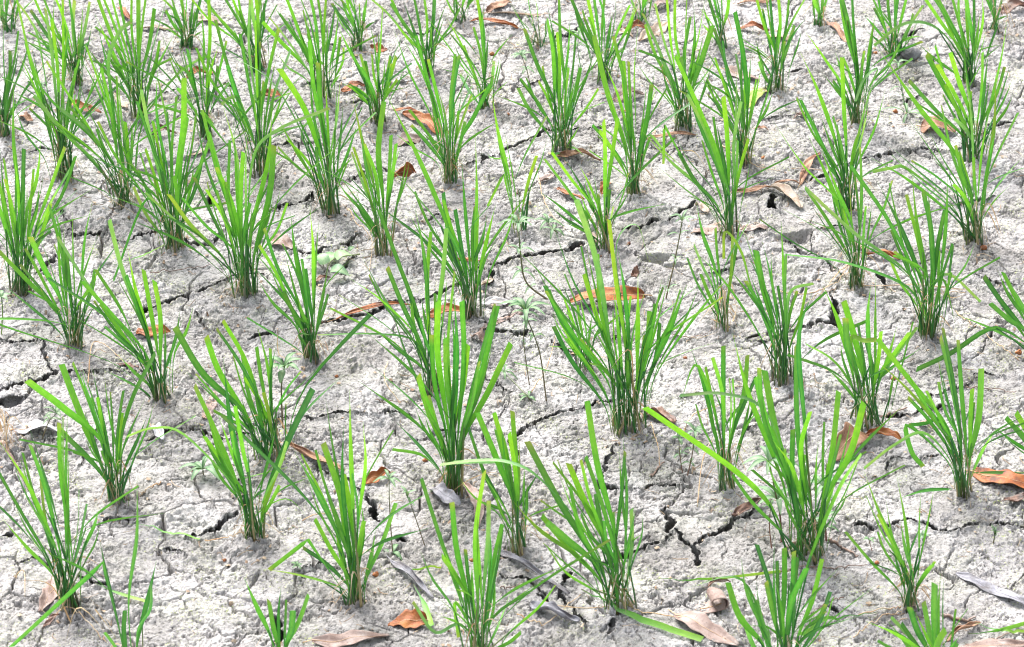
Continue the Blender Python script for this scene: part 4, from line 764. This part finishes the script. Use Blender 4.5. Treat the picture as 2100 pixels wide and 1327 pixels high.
weed('whitish-leaved weed in front of the tallest foreground clump, left', [(1603, 1112), (1600, 1060), (1590, 1010), (1578, 948)], [(1, 8, .058, .013, PLG, .25), (.6, 6, .056, .013, PLG, .2)], stemc=(.2, .07, .06), r=.0017)
weed('whitish-leaved weed at the right foot of the tallest foreground clump', [(1695, 1108), (1692, 1060), (1689, 1000)], [(1, 7, .042, .011, PLG, .35), (.5, 4, .034, .009, PLG, .1), (.3, 2, .03, .009, MDG, 0)], stemc=(.2, .07, .06), r=.0015)
weed('red-stemmed bare weed left of the tallest foreground clump', [(1583, 1124), (1578, 1080), (1580, 1040)], [(1, 3, .018, .006, MDG, .3)], stemc=(.25, .08, .06), r=.0011)
weed('small pale weed with two thin stems left of the thin-stemmed clump', [(1409, 976), (1420, 930), (1425, 886)], [(1, 7, .026, .008, PLG, .3), (.6, 3, .020, .006, PLG, .2), (.3, 3, .018, .006, MDG, .2)], stemc=(.2, .1, .08), r=.0011)
weed('smaller pale weed beside the two-stemmed one', [(1400, 968), (1394, 930), (1392, 900)], [(1, 6, .020, .007, MDG, .3), (.5, 3, .018, .006, PLG, .2)], stemc=(.2, .1, .08), r=.001)
weed('long brown weed stem lying slanted with small green leaves', [(1142, 888), (1118, 860), (1085, 825), (1058, 796), (1034, 772)], [(1, 6, .026, .007, MDG, .2), (.55, 4, .024, .008, MDG, .1), (.05, 5, .026, .008, MDG, .2), (.3, 3, .02, .006, PLG, .1)], stemc=(.2, .16, .12), r=.0016, flat=True)
weed('small dark-leaved weed by the whitish bleached leaf', [(84, 902), (100, 865), (116, 848)], [(1, 5, .024, .008, DKG, .3), (.6, 3, .022, .007, DKG, .2)], r=.001)
weed('pale leafed weed at the left edge at mid height', [(2, 695), (5, 640), (3, 610)], [(1, 5, .026, .010, PLG, .4), (.1, 3, .022, .009, PLG, .1)], stemc=(.2, .3, .08))
weed('drooping green weed right of the small seedling', [(1180, 496), (1139, 482), (1124, 465)], [(1, 5, .034, .009, MDG, .2), (.6, 4, .032, .009, MDG, -.1), (.3, 2, .02, .006, PLG, 0)])
weed('light green wispy weed near the top between two rusty leaves', [(1192, 140), (1185, 100), (1187, 70)], [(1, 6, .030, .006, (.07, .22, .05), .2), (.6, 5, .034, .006, (.07, .22, .05), 0)], stemc=(.1, .3, .08), r=.001)
weed('sprawling green weed with a long horizontal blade, upper right', [(1862, 236), (1850, 190), (1842, 130)], [(1, 5, .030, .006, MDG, .2), (.6, 3, .028, .005, MDG, .1), (.1, 5, .060, .006, MDG, .05)], stemc=(.1, .3, .08), r=.001)
weed('tiny dark sprout on open mud in the lower right', [(2037, 1112), (2040, 1100)], [(1, 5, .020, .005, DKG, .9)])
weed('tiny red-stemmed sprout left of the small slim clump', [(1790, 1130), (1782, 1108)], [(1, 4, .018, .005, MDG, .3)], stemc=(.35, .1, .07), r=.0008)
weed('tiny green sprout in the lower right between the slim clump and a twig', [(1894, 1122), (1893, 1100)], [(1, 4, .016, .006, PLG, .5)], stemc=(.1, .3, .08), r=.0007)
weed('small weed tuft left of the bushy clump near the top', [(1092, 200), (1082, 150), (1070, 115)], [(1, 6, .026, .009, MDG, .2), (.6, 4, .024, .008, MDG, .1)])
weed('small green tuft at the left, beside a large crack', [(86, 200), (84, 180)], [(1, 5, .020, .006, MDG, .7)])
weed('tiny moss green sprout left of the compact clump', [(612, 1178), (610, 1170)], [(1, 5, .014, .006, MDG, .4)])
weed('white star-shaped leaves in the tall right clump', [(2010, 300), (1990, 250)], [(1, 6, .030, .008, PLG, .2)], r=.001)
# the vine with pale heart-shaped leaves
vb = ground_pt(668, 562); vine = tag(empty('vine_weed', vb), 'creeping vine with pale heart-shaped leaves left of centre', 'weed')
C = spline([Vector((0, 0, 0)), Vector((.008, .02, .014)), Vector((.025, .03, .018)), Vector((.06, .05, .012))], 16); V, F = tube_geo(C, [.0011] * 16, 6)
mesh_obj('stem', V, F, STEMM, vine, [(0.16, 0.2, 0.08)] * len(V), [(0, 0)] * len(V))
for px, py, ln, wd, col, dx, dy in [(677, 574, .036, .030, PLG, 1, -.25), (667, 556, .034, .024, (.25, .42, .25), -.5, .8), (672, 550, .030, .022, (.2, .38, .18), .6, .8), (690, 545, .030, .024, (.3, .48, .26), .9, .4), (717, 528, .014, .010, MDG, .5, .5), (655, 548, .026, .020, PLG, -1, .2), (664, 545, .022, .014, MDG, -.2, 1)]:
    leaflet(vine, ground_pt(px, py) - vb + Vector((0, 0, .014)), Vector((dx, dy, .25)), ln, wd, col, .25, True)

# ------------------------------------------------------------------ countless crumbs of straw and leaf on the mud
V, F, uv = [], [], []
for k in range(2600):
    if k % 5 < 3 and MOUNDS:
        mx0, my0 = rnd.choice(MOUNDS); a = rnd.uniform(0, 6.28); r = abs(rnd.gauss(0, .05)) + .01; x, y = mx0 + math.cos(a) * r, my0 + math.sin(a) * r
    else: x, y = rnd.uniform(-1.15, 1.15), rnd.uniform(-1.0, 1.45)
    a = rnd.uniform(0, 6.28); ln = rnd.uniform(.004, .030) if k % 3 else rnd.uniform(.003, .009); wd = rnd.uniform(.0004, .0009) if k % 3 else rnd.uniform(.0015, .004)
    dx, dy = math.cos(a), math.sin(a); b0 = len(V); bend = rnd.uniform(-.3, .3) * ln
    for i in range(4):
        t = i / 3; cx = x + dx * ln * t - dy * bend * t * (1 - t) * 3; cy = y + dy * ln * t + dx * bend * t * (1 - t) * 3
        w_ = wd * (1 - .5 * abs(t - .4)); z = hz(cx, cy) + .0014 + rnd.uniform(0, .002)
        V += [(cx - dy * w_, cy + dx * w_, z), (cx + dy * w_, cy - dx * w_, z + rnd.uniform(0, .0012)), (cx, cy, z + .0012)]; uv += [(0, t), (1, t), (.5, t)]
    for i in range(3):
        q = b0 + i * 3; F += [(q, q + 2, q + 5, q + 3), (q + 2, q + 1, q + 4, q + 5)]
tag(mesh_obj('plant_litter', V, F, LM['debris'], None, None, uv), 'fine bits of dry straw and leaf crumbs strewn over the mud', 'litter', None, 'stuff')

# ------------------------------------------------------------------ ground mesh (low mounds round the feet of the plants)
for mx_, my_ in MOUNDS:
    i0, i1 = np.searchsorted(ax, [mx_ - .1, mx_ + .1]); j0, j1 = np.searchsorted(ay, [my_ - .1, my_ + .1])
    if i1 <= i0 or j1 <= j0: continue
    x = GXX[j0:j1, i0:i1]; y = GYY[j0:j1, i0:i1]; r = np.hypot(x - mx_, y - my_)
    f = np.exp(-(r / 0.03) ** 2); H[j0:j1, i0:i1] += f * (0.003 + 0.012 * fbm(x * 70, y * 70, 3))
def build_ground():
    ny, nx = H.shape
    co = np.stack([GXX + PX, GYY + PY, H], -1).reshape(-1, 3).astype(np.float32)
    idx = np.arange(nx * ny, dtype=np.int32).reshape(ny, nx)
    q = np.stack([idx[:-1, :-1], idx[:-1, 1:], idx[1:, 1:], idx[1:, :-1]], -1).reshape(-1, 4)
    me = bpy.data.meshes.new('ground'); me.vertices.add(len(co)); me.vertices.foreach_set('co', co.ravel())
    me.loops.add(q.size); me.loops.foreach_set('vertex_index', q.ravel())
    me.polygons.add(len(q)); me.polygons.foreach_set('loop_start', np.arange(0, q.size, 4, dtype=np.int32))
    me.polygons.foreach_set('loop_total', np.full(len(q), 4, dtype=np.int32))
    sh = SHARP[:-1, :-1] | SHARP[1:, :-1] | SHARP[:-1, 1:] | SHARP[1:, 1:]
    me.polygons.foreach_set('use_smooth', ~sh.ravel()); me.update(calc_edges=True)
    me.materials.append(MUD); o = bpy.data.objects.new('ground', me); COL.objects.link(o)
    tag(o, 'pale grey dried mud of the field split by dark cracks', 'ground', None, 'structure')
build_ground()
